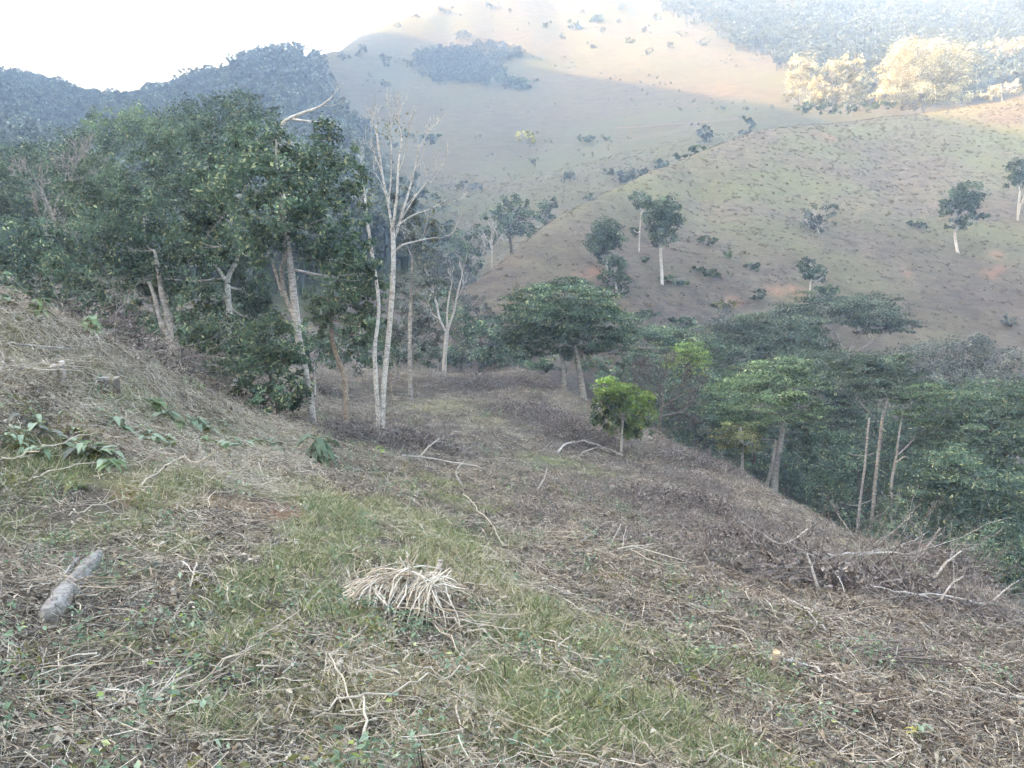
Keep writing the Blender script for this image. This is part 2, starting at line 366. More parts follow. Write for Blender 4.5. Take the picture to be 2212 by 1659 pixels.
# ------------------------------------------------------------------ where grass, brush and bare soil lie on the near slope
def patches(lst):                                # (px, py, radius m): discs on the ground
    out = []
    for px, py, r in lst:
        h = hit(px, py); out.append((h[0], h[1], r))
    return out
P_green = patches([(960,1190,.35),(1050,1270,.35),(1140,1320,.35),(1260,1400,.3),(1360,1470,.3),(1440,1550,.25),(600,1045,.4),(720,1085,.4),(820,1140,.4),(130,1010,.8),(300,860,.7),(480,950,.6),(520,1060,.8),(650,1085,1.2),(780,1110,1.3),(860,1150,1.2),(330,1045,.9),
                   (650,1230,.8),(560,1260,.6),(720,1200,.8),(420,1360,.4),(560,1400,.4),(640,1290,.5),(330,1420,.3),(800,1240,.5),(1000,1440,.35),(1110,1490,.3),(1060,1350,.4),(1150,1360,.4),(1290,1350,.5),(1380,1430,.5),
                   (700,1480,.35),(600,1500,.3),(900,1500,.4),(1000,1560,.3),(850,1600,.3),(1150,1580,.3),(1250,1520,.4),(430,1560,.25),(560,1600,.22),(1230,1010,1.8),(1180,1000,1.2),(960,780,3),(1000,1090,1.0),(930,1040,.7),(1500,1640,.4),(1350,1600,.4),(1500,1510,.3),(1700,1490,.3),(1040,1260,.5),
                   (120,1150,.8),(240,1130,.6),(80,1060,.5),(380,1180,.6),(480,1330,.4),(750,1340,.4),(760,1560,.25),(660,1640,.2),(1080,1650,.25),(1200,1640,.3),(700,1160,.7),(900,1200,.6)])
P_yel = patches([(930,1170,.7),(1000,1220,.7),(1080,1290,.7),(1180,1350,.7),(1240,1390,.6),(1420,1510,.6),(1500,1560,.5),(1600,1630,.5),(760,1080,.6),(680,1050,.6),(600,1030,.6),(350,1040,.8),(500,1070,.8),(250,880,1.5),(350,900,1.2),(120,770,1.5),(860,1130,.7),(1000,1230,.8),(1120,1300,.7),(1300,1440,.7),(1450,1520,.6),(1560,1600,.5),(1000,1500,.6),(1100,1560,.5),(850,1480,.5),(1250,1590,.5),(1400,1560,.4),(900,1640,.3),(1500,870,1),(1000,880,2.5),(1080,900,2.5),(700,1540,.3),(1650,1650,.4),(800,1420,.4),(550,920,1),(1700,1250,1)])
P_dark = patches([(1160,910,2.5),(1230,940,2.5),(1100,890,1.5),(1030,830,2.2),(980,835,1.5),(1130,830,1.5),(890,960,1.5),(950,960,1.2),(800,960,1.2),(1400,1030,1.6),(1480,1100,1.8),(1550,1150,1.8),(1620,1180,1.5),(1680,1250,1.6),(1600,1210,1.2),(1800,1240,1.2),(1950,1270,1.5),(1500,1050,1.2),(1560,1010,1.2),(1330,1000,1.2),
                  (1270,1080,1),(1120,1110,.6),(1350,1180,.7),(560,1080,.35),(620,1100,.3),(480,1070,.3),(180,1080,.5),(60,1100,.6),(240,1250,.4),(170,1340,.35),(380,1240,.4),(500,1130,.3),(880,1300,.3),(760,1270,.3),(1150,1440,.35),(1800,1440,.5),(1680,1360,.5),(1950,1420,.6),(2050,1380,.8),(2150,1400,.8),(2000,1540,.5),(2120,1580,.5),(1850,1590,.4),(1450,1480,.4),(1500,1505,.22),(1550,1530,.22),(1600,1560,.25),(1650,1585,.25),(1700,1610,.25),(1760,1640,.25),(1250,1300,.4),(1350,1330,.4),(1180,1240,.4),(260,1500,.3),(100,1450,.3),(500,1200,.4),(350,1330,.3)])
P_earth = patches([(640,1110,.5),(480,1090,.35),(340,1080,.3),(210,940,.4),(1580,1270,.5),(1330,1240,.3),(900,1440,.2),(700,1130,.3),(280,1640,.15),(830,1470,.2),(1850,1480,.4),(1650,1310,.3)])
def pmask(lst, x, y, soft=0.55, seed=31):
    m = np.zeros_like(x)
    wob = 1 + 0.55 * fbm(x / 0.9, y / 0.9, seed, 3)
    for cx, cy_, r in lst:
        d = np.hypot(x - cx, y - cy_) / (r * wob)
        m = np.maximum(m, 1 - sstep(1 - soft, 1 + soft, d))
    return m

_a, _b = hit(1100, 1230), hit(1500, 1500); _D = unit((_b - _a)[:2])
def streak(x, y, seed, w=.38, l=3.2):            # patches drawn out along the fall of the slope
    u = x * _D[0] + y * _D[1]; v = -x * _D[1] + y * _D[0] + .5 * fbm(x / 2.5, y / 2.5, seed + 5, 2)
    return .65 * vnoise(v / w, u / l, seed) + .35 * vnoise(x / .33, y / .33, seed + 9)

# ------------------------------------------------------------------ ground materials
def soil_mat():
    m, nt, out = nodes('slope_soil')
    tc = N_(nt, 'ShaderNodeTexCoord'); o = tc.outputs['Object']
    def at(n): a = N_(nt, 'ShaderNodeAttribute'); a.attribute_name = n; return a.outputs['Fac']
    n1 = noise(nt, 0.9, 6, 0.65, o); n2 = noise(nt, 9, 5, 0.7, o); n3 = noise(nt, 34, 3, 0.7, o)
    base = ramp(nt, n1, [(.3, (.065, .055, .045)), (.5, (.135, .115, .09)), (.7, (.23, .20, .15))])
    fine = ramp(nt, n2, [(.34, (.25, .235, .22)), (.5, (.85, .85, .85)), (.66, (1.5, 1.47, 1.4))])
    base = mixc(nt, 1.0, base, fine, 'MULTIPLY')
    gcol = ramp(nt, n3, [(.35, (.06, .062, .03)), (.65, (.19, .20, .09))])
    base = mixc(nt, at('green'), base, gcol)
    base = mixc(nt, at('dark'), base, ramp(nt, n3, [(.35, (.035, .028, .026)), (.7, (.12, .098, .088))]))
    base = mixc(nt, at('earth'), base, ramp(nt, n2, [(.35, (.17, .085, .055)), (.7, (.32, .20, .14))]))
    d = N_(nt, 'ShaderNodeBsdfPrincipled'); nt.links.new(base, d.inputs['Base Color']); d.inputs['Roughness'].default_value = 0.95; d.inputs['Specular IOR Level'].default_value = 0.15
    bp = N_(nt, 'ShaderNodeBump'); bp.inputs['Strength'].default_value = 0.9; bp.inputs['Distance'].default_value = 0.05
    nt.links.new(n2, bp.inputs['Height']); nt.links.new(bp.outputs[0], d.inputs['Normal']); nt.links.new(d.outputs[0], out.inputs[0])
    return m
def hill_mat(name, pale, mid, brown, s=1.0, earth=True, green=(.16, .17, .08)):
    m, nt, out = nodes(name)
    tc = N_(nt, 'ShaderNodeTexCoord'); mp = N_(nt, 'ShaderNodeMapping'); nt.links.new(tc.outputs['Object'], mp.inputs[0]); mp.inputs['Scale'].default_value = (.6, .6, 1.9)
    o = mp.outputs[0]
    a = N_(nt, 'ShaderNodeAttribute'); a.attribute_name = 'brown'
    n1 = noise(nt, 0.05 / s, 5, 0.6, o); n2 = noise(nt, 0.55 / s, 6, 0.7, o); n3 = noise(nt, 2.2 / s, 3, 0.7, o); n4 = noise(nt, 0.16 / s, 4, 0.65, o)
    c = ramp(nt, n2, [(.32, brown), (.47, mid), (.66, pale)])
    c = mixc(nt, ramp(nt, n1, [(.42, (0, 0, 0)), (.62, (.7, .7, .7))]), c, green)
    dk = mixc(nt, 1.0, a.outputs['Fac'], ramp(nt, n4, [(.3, (.5, .5, .5)), (.65, (1, 1, 1))]), 'MULTIPLY')
    c = mixc(nt, dk, c, ramp(nt, n2, [(.3, tuple(.45 * q for q in brown)), (.65, tuple(1.15 * q for q in brown))]))
    c = mixc(nt, 0.7, c, ramp(nt, n3, [(.3, (.8, .79, .78)), (.7, (1.15, 1.15, 1.14))]), 'MULTIPLY')
    if earth:
        e = N_(nt, 'ShaderNodeAttribute'); e.attribute_name = 'earth'
        c = mixc(nt, e.outputs['Fac'], c, (.40, .22, .15))
    d = N_(nt, 'ShaderNodeBsdfPrincipled'); nt.links.new(c, d.inputs['Base Color']); d.inputs['Roughness'].default_value = 0.95; d.inputs['Specular IOR Level'].default_value = 0.1
    bp = N_(nt, 'ShaderNodeBump'); bp.inputs['Strength'].default_value = 0.4; bp.inputs['Distance'].default_value = 0.3 * s
    nt.links.new(n2, bp.inputs['Height']); nt.links.new(bp.outputs[0], d.inputs['Normal']); nt.links.new(d.outputs[0], out.inputs[0])
    return m
M_soil = soil_mat()
M_hillr = hill_mat('hill_dry_grass', (0.205, 0.176, 0.130), (0.146, 0.121, 0.090), (0.079, 0.061, 0.050), .8)
M_hillb = hill_mat('hill_far_grass', (0.142, 0.120, 0.074), (0.111, 0.094, 0.057), (0.073, 0.060, 0.039), 1.6, True, (0.102, 0.106, 0.048))
M_floor = hill_mat('forest_floor', (.10, .11, .06), (.07, .075, .04), (.05, .045, .03), 1.5, False, (.05, .07, .03))

# ------------------------------------------------------------------ the ground sheet, split where one hill hides the next
def col_of(x, y): return (x / np.maximum(y, 1e-3)) * FPX + W2 / 2      # picture column of a direction
def wood_edge(x, y): return np.interp(y, [60, 110, 170, 230, 300, 400], [430, 415, 385, 345, 305, 280]) + 45 * fbm(x / 26, y / 26, 71, 3)   # where the left forest gives way to grass
def build_ground():
    nt, nr = GX.shape
    V = np.stack([GX, GY, GZ], -1).reshape(-1, 3)
    ii, jj = np.meshgrid(np.arange(nt - 1), np.arange(nr - 1), indexing='ij'); a = (ii * nr + jj).ravel()
    Q = np.stack([a, a + nr, a + nr + 1, a + 1], -1)
    c = V[Q].mean(1); x, y = c[:, 0], c[:, 1]; r = np.hypot(x, y); front = y > 1
    col = np.where(front, col_of(x, y), np.where(x > 0, 9e3, -9e3)) * 1024 / W2
    b1 = np.interp(col, [-200, 420, 560, 600, 657, 694, 759, 810, 857, 930, 972, 1024, 1150], [64, 66, 62, 57, 50, 46, 42, 38, 33, 29, 27, 22, 19])
    b2 = np.interp(col, [0, 300, 400, 465, 560, 610, 660, 700, 745, 800, 860, 900, 960, 1024, 1200], [66, 72, 95, 105, 126, 140, 156, 172, 190, 205, 217, 227, 240, 250, 280])
    yy = np.where(front, y, r)
    reg = np.where(yy < b1, 0, np.where(yy < b2, 1, 2))
    left = (col < wood_edge(x, yy) - 10) & (reg == 2); reg = np.where(left, 3, reg)
    reg = np.where((reg == 2) & (yy > 480), 4, reg)
    for k, name, mat in ((0, 'slope', M_soil), (1, 'hill_right', M_hillr), (2, 'hill_back', M_hillb), (3, 'hill_left', M_floor), (4, 'mountain', M_floor)):
        q = Q[reg == k]; u, inv = np.unique(q.ravel(), return_inverse=True)
        m = mk_mesh(name, V[u], [inv.reshape(-1, 4)], mat, True); X, Y = V[u, 0], V[u, 1]; Z = V[u, 2]
        def put(nm, val):
            at = m.attributes.new(nm, 'FLOAT', 'POINT'); at.data.foreach_set('value', np.asarray(val, np.float32))
        if k == 0:
            near = (np.hypot(X, Y) < 75)
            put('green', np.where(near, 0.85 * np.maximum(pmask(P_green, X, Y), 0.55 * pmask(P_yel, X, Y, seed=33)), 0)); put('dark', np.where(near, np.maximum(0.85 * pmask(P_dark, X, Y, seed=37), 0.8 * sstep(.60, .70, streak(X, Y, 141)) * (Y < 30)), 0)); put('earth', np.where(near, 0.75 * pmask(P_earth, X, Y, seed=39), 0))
        elif k in (1, 2):
            if k == 1:
                low = 1 - sstep(-2, 22, Z + 5 * fbm(X / 14, Y / 14, 51, 3) + 0.02 * X)
                put('brown', np.clip(0.85 * low + 0.25 * fbm(X / 10, Y / 10, 53, 3), 0, 1))
                e = np.zeros_like(X)
                for px, py, rr in [(2150,590,1.6),(2165,580,1.2),(1950,720-130,1.2),(1690,625,2.2),(1720,627,1.8),(1290,590,1.6),(1265,592,1.2),(1350,700-140,1.0),(1460,610,1.2),(2080,520,1.0),(2150,548,1.6),(1990,700,1.0),(1830,660,1.0),(1580,800-150,1.2),(1780,295,2.5),(1830,285,2.5)]:
                    h = hit(px, py, 60); e = np.maximum(e, 1 - sstep(.3, 1.1, np.hypot((X - h[0]) / 2.2, Y - h[1]) / (.55 * rr) + 0.6 * fbm(X / 1.2, Y / 1.2, 61, 3)))
                put('earth', 0.42 * e)
            else:
                put('brown', np.clip(0.5 * fbm(X / 45, Y / 45, 57, 4) + 0.15, 0, 1)); put('earth', np.zeros_like(X))
        o = obj(name, m); o['kind'] = 'structure'
build_ground()

# ------------------------------------------------------------------ scatter: points that carry turned and sized copies of a few clumps
PROTO = []
def scatter(name, protos, pts, rot, scl, idx, label=None, cat=None):
    n = len(pts)
    m = bpy.data.meshes.new(name); m.vertices.add(n); m.vertices.foreach_set('co', np.asarray(pts, np.float32).ravel())
    for nm, ty, val in (('rot', 'FLOAT_VECTOR', rot), ('scl', 'FLOAT', scl), ('pick', 'INT', idx)):
        at = m.attributes.new(nm, ty, 'POINT')
        at.data.foreach_set('vector' if ty == 'FLOAT_VECTOR' else 'value', np.asarray(val, np.int32 if ty == 'INT' else np.float32).ravel())
    o = bpy.data.objects.new(name, m); COL.objects.link(o)
    g = bpy.data.node_groups.new(name, 'GeometryNodeTree')
    g.interface.new_socket(name='Geometry', in_out='INPUT', socket_type='NodeSocketGeometry'); g.interface.new_socket(name='Geometry', in_out='OUTPUT', socket_type='NodeSocketGeometry')
    gi = g.nodes.new('NodeGroupInput'); go = g.nodes.new('NodeGroupOutput')
    iop = g.nodes.new('GeometryNodeInstanceOnPoints'); g2i = g.nodes.new('GeometryNodeGeometryToInstance')
    for p in reversed(protos):
        oi = g.nodes.new('GeometryNodeObjectInfo'); oi.inputs['Object'].default_value = p; oi.inputs['As Instance'].default_value = False
        one = g.nodes.new('GeometryNodeGeometryToInstance'); g.links.new(oi.outputs['Geometry'], one.inputs[0])
        if p is protos[-1]: join = g.nodes.new('GeometryNodeJoinGeometry')
        g.links.new(one.outputs[0], join.inputs[0])
    def named(nm, ty):
        a = g.nodes.new('GeometryNodeInputNamedAttribute'); a.data_type = ty; a.inputs[0].default_value = nm; return a.outputs['Attribute']
    g.links.new(gi.outputs[0], iop.inputs['Points']); g.links.new(join.outputs[0], iop.inputs['Instance'])
    iop.inputs['Pick Instance'].default_value = True
    g.links.new(named('pick', 'INT'), iop.inputs['Instance Index'])
    e2r = g.nodes.new('FunctionNodeEulerToRotation'); g.links.new(named('rot', 'FLOAT_VECTOR'), e2r.inputs[0]); g.links.new(e2r.outputs[0], iop.inputs['Rotation'])
    g.links.new(named('scl', 'FLOAT'), iop.inputs['Scale'])
    g.links.new(iop.outputs[0], go.inputs[0])
    md = o.modifiers.new('scatter', 'NODES'); md.node_group = g
    return tag(o, label, cat, None, 'stuff')
def proto(name, mesh):
    o = bpy.data.objects.new(name, mesh); PROTO.append(o); return o       # never linked: only a source for copies
def slope_rot(x, y, r, tilt=1.0):
    """Euler angles that stand a clump on the local slope, turned at random"""
    e = 0.25 + 0.01 * np.hypot(x, y)
    gx = (hgt(x + e, y) - hgt(x - e, y)) / (2 * e); gy = (hgt(x, y + e) - hgt(x, y - e)) / (2 * e)
    n = unit(np.stack([-gx * tilt, -gy * tilt, np.ones_like(gx)], -1))
    # rotation matrix = tilt(n) * Rz(a); euler XYZ
    a = r.uniform(0, 2 * math.pi, len(x)); ca, sa = np.cos(a), np.sin(a)
    X = np.stack([ca, sa, np.zeros_like(a)], -1); X = unit(X - n * (X * n).sum(-1, keepdims=True)); Yv = np.cross(n, X)
    # columns X, Yv, n
    ry = -np.arcsin(np.clip(X[:, 2], -1, 1)); rx = np.arctan2(Yv[:, 2], n[:, 2]); rz = np.arctan2(X[:, 1], X[:, 0])
    return np.stack([rx, ry, rz], -1)
def fan(n, r0, r1, r, power=1.0, half=0.66):
    """n points on the near ground between two distances, denser close by"""
    q = r.uniform(0, 1, n)
    rr = np.exp(math.log(r0) + (math.log(r1) - math.log(r0)) * q) if power == 1 else (r0 ** (power) + (r1 ** power - r0 ** power) * q) ** (1 / power)
    th = r.uniform(-half, half, n); return rr * np.sin(th), rr * np.cos(th)

# ------------------------------------------------------------------ trees
def px2m(Y): return Y / FPX
def smooth_line(p, k=4):
    p = np.asarray(p, float)
    if len(p) < 3: 
        t = np.linspace(0, 1, 4)[:, None]; return p[0] + (p[-1] - p[0]) * t
    out = []
    for i in range(len(p) - 1):
        p0 = p[max(i - 1, 0)]; p1 = p[i]; p2 = p[i + 1]; p3 = p[min(i + 2, len(p) - 1)]
        for t in np.arange(k) / k:
            out.append(0.5 * ((2 * p1) + (-p0 + p2) * t + (2 * p0 - 5 * p1 + 4 * p2 - p3) * t * t + (-p0 + 3 * p1 - 3 * p2 + p3) * t ** 3))
    out.append(p[-1]); return np.array(out)
def lobe_leaves(mb, c, rad, L, n, r, style):
    """leaves of one lobe: clumps spread through an ellipsoid, denser to the outside, gaps in between"""
    rad = np.asarray(rad, float); nc = max(5, int(n / 40))
    d = unit(r.normal(size=(nc, 3))); d[:, 2] += 0.15; d = unit(d)
    f = r.uniform(0.35, 1.08, nc) ** 0.6
    cc = c + d * rad * f[:, None]
    k = r.integers(0, nc, n); rc = 0.27 * rad.mean() * r.uniform(0.6, 1.3, nc)[k]
    off = r.normal(size=(n, 3)) * 0.55
    if style == 'flat': off[:, 2] *= 0.28; rcv = np.stack([rc * 1.5, rc * 1.5, rc], -1)
    else: rcv = np.stack([rc, rc, rc * 0.8], -1)
    pos = cc[k] + off * rcv
    outw = unit((pos - c) / rad); up = np.array([0, 0, 1.0])
    if style == 'flat': nm = up * 0.8 + 0.6 * outw + 0.55 * r.normal(size=(n, 3))
    else: nm = 0.75 * outw + 0.45 * up + 0.55 * r.normal(size=(n, 3))
    ct = np.clip(r.normal(0, .33, nc) + .35 * d[:, 2] * (f - .5), -.6, .9)                  # random per clump, paler upward and darker downward
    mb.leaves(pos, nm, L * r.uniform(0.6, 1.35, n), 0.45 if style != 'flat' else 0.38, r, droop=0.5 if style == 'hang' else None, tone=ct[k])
SEED = [100]
def tree(name, label, Y, trunks, lobes, leaf, bark=B_grey, l=8.0, style='round', dens=1.0, group=None, cat='tree', limbs=True, loose=None, ground=True):
    """trunks: lists of (px, py, radius px); lobes: (px, py, rx, ry, dY[, style]); all measured on the picture at depth Y"""
    SEED[0] += 1; r = np.random.default_rng(SEED[0]); k = px2m(Y)
    if not trunks:
        cx = np.mean([q[0] for q in lobes]); by = max(q[1] for q in lobes); trunks = [[(cx, by + 10, 4), (cx + 4, by, 3.5), (cx - 3, np.mean([q[1] for q in lobes]), 2)]]
    b0 = P(trunks[0][0][0], trunks[0][0][1], Y); gz = float(hgt(b0[0], b0[1]))
    base = np.array([b0[0], b0[1], gz])
    mb = MB(); paths = []
    for ti, t in enumerate(trunks):
        pts = [P(a, b, Y) for a, b, _ in t]; rad = [c * k * .85 for _, _, c in t]
        dy = np.cumsum(np.concatenate([[0], r.normal(0, 0.012, len(pts) - 1)])) * Y * 0.3
        for q, p in enumerate(pts):
            if ti or q: p[1] += dy[q]
        starts_low = ground and pts[0][2] - gz < 0.35 * (max(P(a, b, Y)[2] for a, b, *_ in (lobes or t)) - gz) and (ti == 0 or t[0][1] >= trunks[0][0][1] - 40)
        if starts_low:
            foot = np.array([pts[0][0], pts[0][1], float(hgt(pts[0][0], pts[0][1])) - 0.25])
            if pts[0][2] > foot[2] + 0.3: pts = [foot] + pts; rad = [rad[0] * 1.2] + rad
            else: pts[0] = foot
        line_ = smooth_line(pts); rl = np.interp(np.linspace(0, 1, len(line_)), np.linspace(0, 1, len(rad)), rad)
        rl[0] *= 1.25 if ti == 0 else 1.0
        mb.tube(line_ - base, rl, 8 if rl.max() > 0.08 else 6, wob=0.07, r_=r); paths.append((line_, rl))
    lv = MB()
    for lo in lobes:
        lx, ly, rx, ry, dY = lo[:5]; st = lo[5] if len(lo) > 5 else style
        c = P(lx, ly, Y + dY); rad = np.array([rx * k, max(min(rx, 1.6 * ry), 0.6 * rx) * k, ry * k])
        n = int(dens * (6.5 if st == 'flat' else 4.4) * math.pi * rx * ry / (0.42 * l * l)) + 12
        lobe_leaves(lv, c - base, rad, l * k, n, r, st)
        if limbs:
            best = None
            for line_, rl in paths:
                ok = (line_[:, 2] < c[2] + 0.1) & (np.arange(len(line_)) >= (.5 * len(line_) if len(line_) > 12 else 0))
                dd = np.linalg.norm(line_ - c, axis=1) + np.where(ok, 0, 50) - np.linspace(0, 1, len(line_)) * 0.8
                j = int(np.argmin(dd))
                if best is None or dd[j] < best[0]: best = (dd[j], line_[j], rl[j])
            s = best[1]; mid = (s + c) / 2 + np.array([0, 0, -0.08]) * np.linalg.norm(c - s)
            pth = smooth_line([s, mid + r.normal(0, .06, 3) * np.linalg.norm(c - s), c])
            mb.tube(pth - base, np.linspace(max(best[2] * 0.55, 1.0 * k), 0.9 * k, len(pth)), 5, r_=r)
            for q in range(4):
                tip = c + unit(r.normal(size=3) + np.array([0, 0, .4])) * rad * 0.85
                s2 = pth[r.integers(len(pth) // 2, len(pth))]
                pp = smooth_line([s2, (s2 + tip) / 2 + r.normal(0, .07, 3) * np.linalg.norm(tip - s2), tip])
                mb.tube(pp - base, np.linspace(0.9 * k, 0.35 * k, len(pp)), 4, cap=False)
    o = thing(name, label, cat, base, group)
    obj('trunk', mb.mesh('trunk', bark, True), o)
    if lv.n: obj('crown', lv.mesh('crown', leaf), o)
    if loose: loose(o, base, r, k)
    return o
def grow(mb, p, d, ln, r0, depth, r, spread=0.5, up=0.25, n=(2, 4), tip=0.004, wander=.12):
    """bare branches: a bent shoot that forks until the twigs are thin"""
    seg = 4; pts = [p]; dd = d.copy()
    for _ in range(seg):
        dd = unit(dd + r.normal(0, wander, 3) + np.array([0, 0, up * 0.15])); pts.append(pts[-1] + dd * ln / seg)
    r1 = max(r0 * 0.55, tip)
    mb.tube(pts, np.linspace(r0, r1, seg + 1), 5 if r0 > 0.02 else 3, cap=False)
    if depth <= 0: return
    for _ in range(r.integers(*n)):
        j = r.integers(2, seg + 1); nd = unit(dd + r.normal(0, spread, 3) + np.array([0, 0, up]))
        grow(mb, np.array(pts[j]), nd, ln * r.uniform(0.5, 0.8), max(r1 * 0.75, tip), depth - 1, r, spread, up, n, tip, wander)
def bare_tree(name, label, Y, trunks, starts, bark, depth=3, spread=.45, up=.3, cat='tree', tip_px=.6, n=(2, 4), few=None, group=None):
    """starts: (px, py, direction x px, direction y px, radius px, length px) from which twigs grow"""
    SEED[0] += 1; r = np.random.default_rng(SEED[0]); k = px2m(Y)
    b0 = P(trunks[0][0][0], trunks[0][0][1], Y); gz = float(hgt(b0[0], b0[1])); base = np.array([b0[0], b0[1], gz])
    mb = MB()
    for ti, t in enumerate(trunks):
        pts = [P(a, b, Y) for a, b, _ in t]; rad = [c * k * .85 for _, _, c in t]
        if ti: 
            for q, p in enumerate(pts): p[1] += r.normal(0, .02) * 6
        if ti == 0 or t[0][1] > trunks[0][0][1] - 25:
            foot = np.array([pts[0][0], pts[0][1], float(hgt(pts[0][0], pts[0][1])) - 0.3])
            if pts[0][2] > foot[2] + 0.3: pts = [foot] + pts; rad = [rad[0]] + rad
            else: pts[0] = foot
        ln = smooth_line(pts); rl = np.interp(np.linspace(0, 1, len(ln)), np.linspace(0, 1, len(rad)), rad); mb.tube(ln - base, rl, 8, wob=.06, r_=r)
    tw = MB()
    for (a, b, dx, dy, rr, ll) in starts:
        d = unit(np.array([dx, r.normal(0, .35) * math.hypot(dx, dy), -dy], float))
        grow(tw, P(a, b, Y) - base, d, ll * k, rr * k, depth, r, spread, up, n, tip_px * k)
    o = thing(name, label, cat, base, group)
    obj('trunk', mb.mesh('trunk', bark, True), o)
    if tw.n: obj('branches', tw.mesh('branches', bark, True), o)['kind'] = 'stuff'
    if few:                                        # a few leaves left on the twigs
        leafm, lobes, l, cnt = few; lv = MB()
        for (lx, ly, rx, ry) in lobes:
            c = P(lx, ly, Y) - base; pos = c + unit(r.normal(size=(cnt, 3))) * np.array([rx, rx, ry]) * k * r.uniform(.1, 1, (cnt, 1)); lv.leaves(pos, r.normal(size=(cnt, 3)), l * k * r.uniform(.6, 1.3, cnt), .45, r)
        obj('crown', lv.mesh('crown', leafm), o)
    return o
def depth_at(px, py, y0=6.0): return float(hit(px, py, y0)[1])

# --- the stand on the left edge of the clearing
Y1 = depth_at(678, 912, 12); Y2 = depth_at(822, 925, 12); Y3 = depth_at(748, 910, 12)
tree('leaning_tree', 'tall leafy tree with speckled leaning trunk and side fork left of the white twin stems', Y1,
     [[(678, 915, 10), (664, 820, 9.5), (648, 720, 9), (638, 640, 8.5), (628, 560, 8), (612, 460, 7), (600, 360, 4), (596, 300, 2)],
      [(643, 700, 6), (618, 650, 5.5), (604, 590, 5), (612, 540, 4), (596, 470, 3)],
      [(610, 640, 4), (588, 570, 3.2), (560, 500, 2.5)],
      [(676, 880, 4), (679, 840, 3.5), (677, 800, 2.5), (680, 780, 1)]],
     [(600, 340, 90, 60, 0), (690, 320, 75, 55, 1.2), (530, 400, 90, 65, -.6), (640, 400, 95, 70, 0), (725, 400, 65, 70, 1), (470, 465, 75, 60, .5), (570, 480, 85, 60, -1), (680, 490, 90, 65, .3), (765, 500, 50, 70, 1), (420, 520, 60, 55, 1),
      (720, 560, 70, 50, .5), (540, 545, 60, 45, -1.2), (785, 590, 42, 60, .8), (450, 400, 60, 50, 1.5), (560, 300, 60, 40, 1)],
     L_dark, B_mottled, l=12)
tree('crooked_tree', 'slim tree with bent orange brown trunk between leaning tree and white stems', Y3,
     [[(748, 913, 7.5), (747, 870, 7), (742, 830, 7), (733, 800, 7), (722, 765, 6.5), (715, 735, 6), (712, 690, 5), (730, 640, 3)]],
     [(760, 655, 62, 50, .2), (800, 690, 40, 45, .5), (705, 650, 50, 45, -.4), (735, 600, 65, 50, .3), (775, 715, 45, 32, 0), (690, 700, 30, 28, -.5), (800, 630, 40, 45, .6)], L_mid, B_brown, l=10)
def vine(o, base, r, k):
    m = MB(); p = [P(a, b, Y2 - .3) - base for a, b in ((842, 930), (850, 890), (846, 850), (842, 820))]; m.tube(smooth_line(p), 1.6 * k, 5); obj('vine', m.mesh('vine', B_brown, True), o)
bare_tree('white_twin_tree', 'tall pale white tree with twin stems and bare upswept branches', Y2,
     [[(824, 928, 8.5), (827, 860, 7.5), (834, 780, 7), (842, 700, 6.6), (848, 620, 6.2), (850, 550, 6), (848, 490, 5)],
      [(818, 905, 6.5), (814, 840, 6), (811, 780, 5.6), (812, 740, 5.2), (818, 660, 4.2), (806, 560, 4), (796, 480, 3.5), (788, 420, 3)],
      [(849, 510, 3.6), (838, 440, 3.2), (826, 380, 2.9), (818, 310, 2.2), (812, 270, 1.4)], [(848, 500, 3.6), (858, 430, 3.2), (862, 370, 2.5), (868, 300, 1.8)], [(850, 520, 3.2), (872, 450, 2.9), (890, 380, 2.2), (905, 310, 1.4)],
      [(850, 545, 2.5), (870, 530, 2.3), (905, 520, 1.8), (945, 512, 1.1)], [(856, 490, 2.2), (890, 465, 1.9), (930, 450, 1.4), (965, 430, 0.9)], [(838, 440, 2.2), (843, 380, 1.9), (846, 310, 1.4)], [(868, 470, 2.2), (900, 420, 1.7), (930, 390, 1.2)]],
     [(818, 330, -8, -50, 1.5, 63), (826, 380, -25, -50, 1.4, 68), (868, 320, 6, -50, 1.5, 68), (862, 370, 22, -50, 1.4, 59), (905, 320, 20, -50, 1.2, 59), (890, 380, 30, -45, 1.2, 63), (846, 330, 0, -50, 1.4, 72), (930, 395, 35, -35, 0.9, 51), (945, 515, 40, -12, 0.7, 42), (930, 450, 40, -15, 1.0, 51), (905, 520, 40, -30, 0.9, 42), (790, 430, -12, -50, 1.5, 76), (800, 500, -20, -45, 1.2, 59), (872, 450, 35, -40, 1.1, 68), (838, 430, -25, -45, 1.1, 59)],
     B_white, 3, .34, .35, tip_px=.4, few=(L_olive, [(850, 280, 80, 60), (930, 470, 60, 90), (800, 420, 40, 80)], 6, 130)).name
vine(bpy.data.objects['white_twin_tree'], np.array(bpy.data.objects['white_twin_tree'].location), rng, px2m(Y2))
tree('leafy_bush', 'dark leafy bush drooping to the ground left of the leaning trunk', 21.5, [[(600, 880, 5), (585, 820, 4), (560, 760, 3)]],
     [(480, 725, 85, 45, 1), (570, 735, 75, 55, 0), (610, 850, 50, 55, -.3), (560, 805, 65, 48, 0), (500, 780, 55, 40, .6), (420, 735, 50, 35, 1.5), (620, 780, 40, 45, .3), (570, 870, 45, 30, -.5)], L_dark, B_dark, l=11, style='hang', dens=1.2, cat='bush')
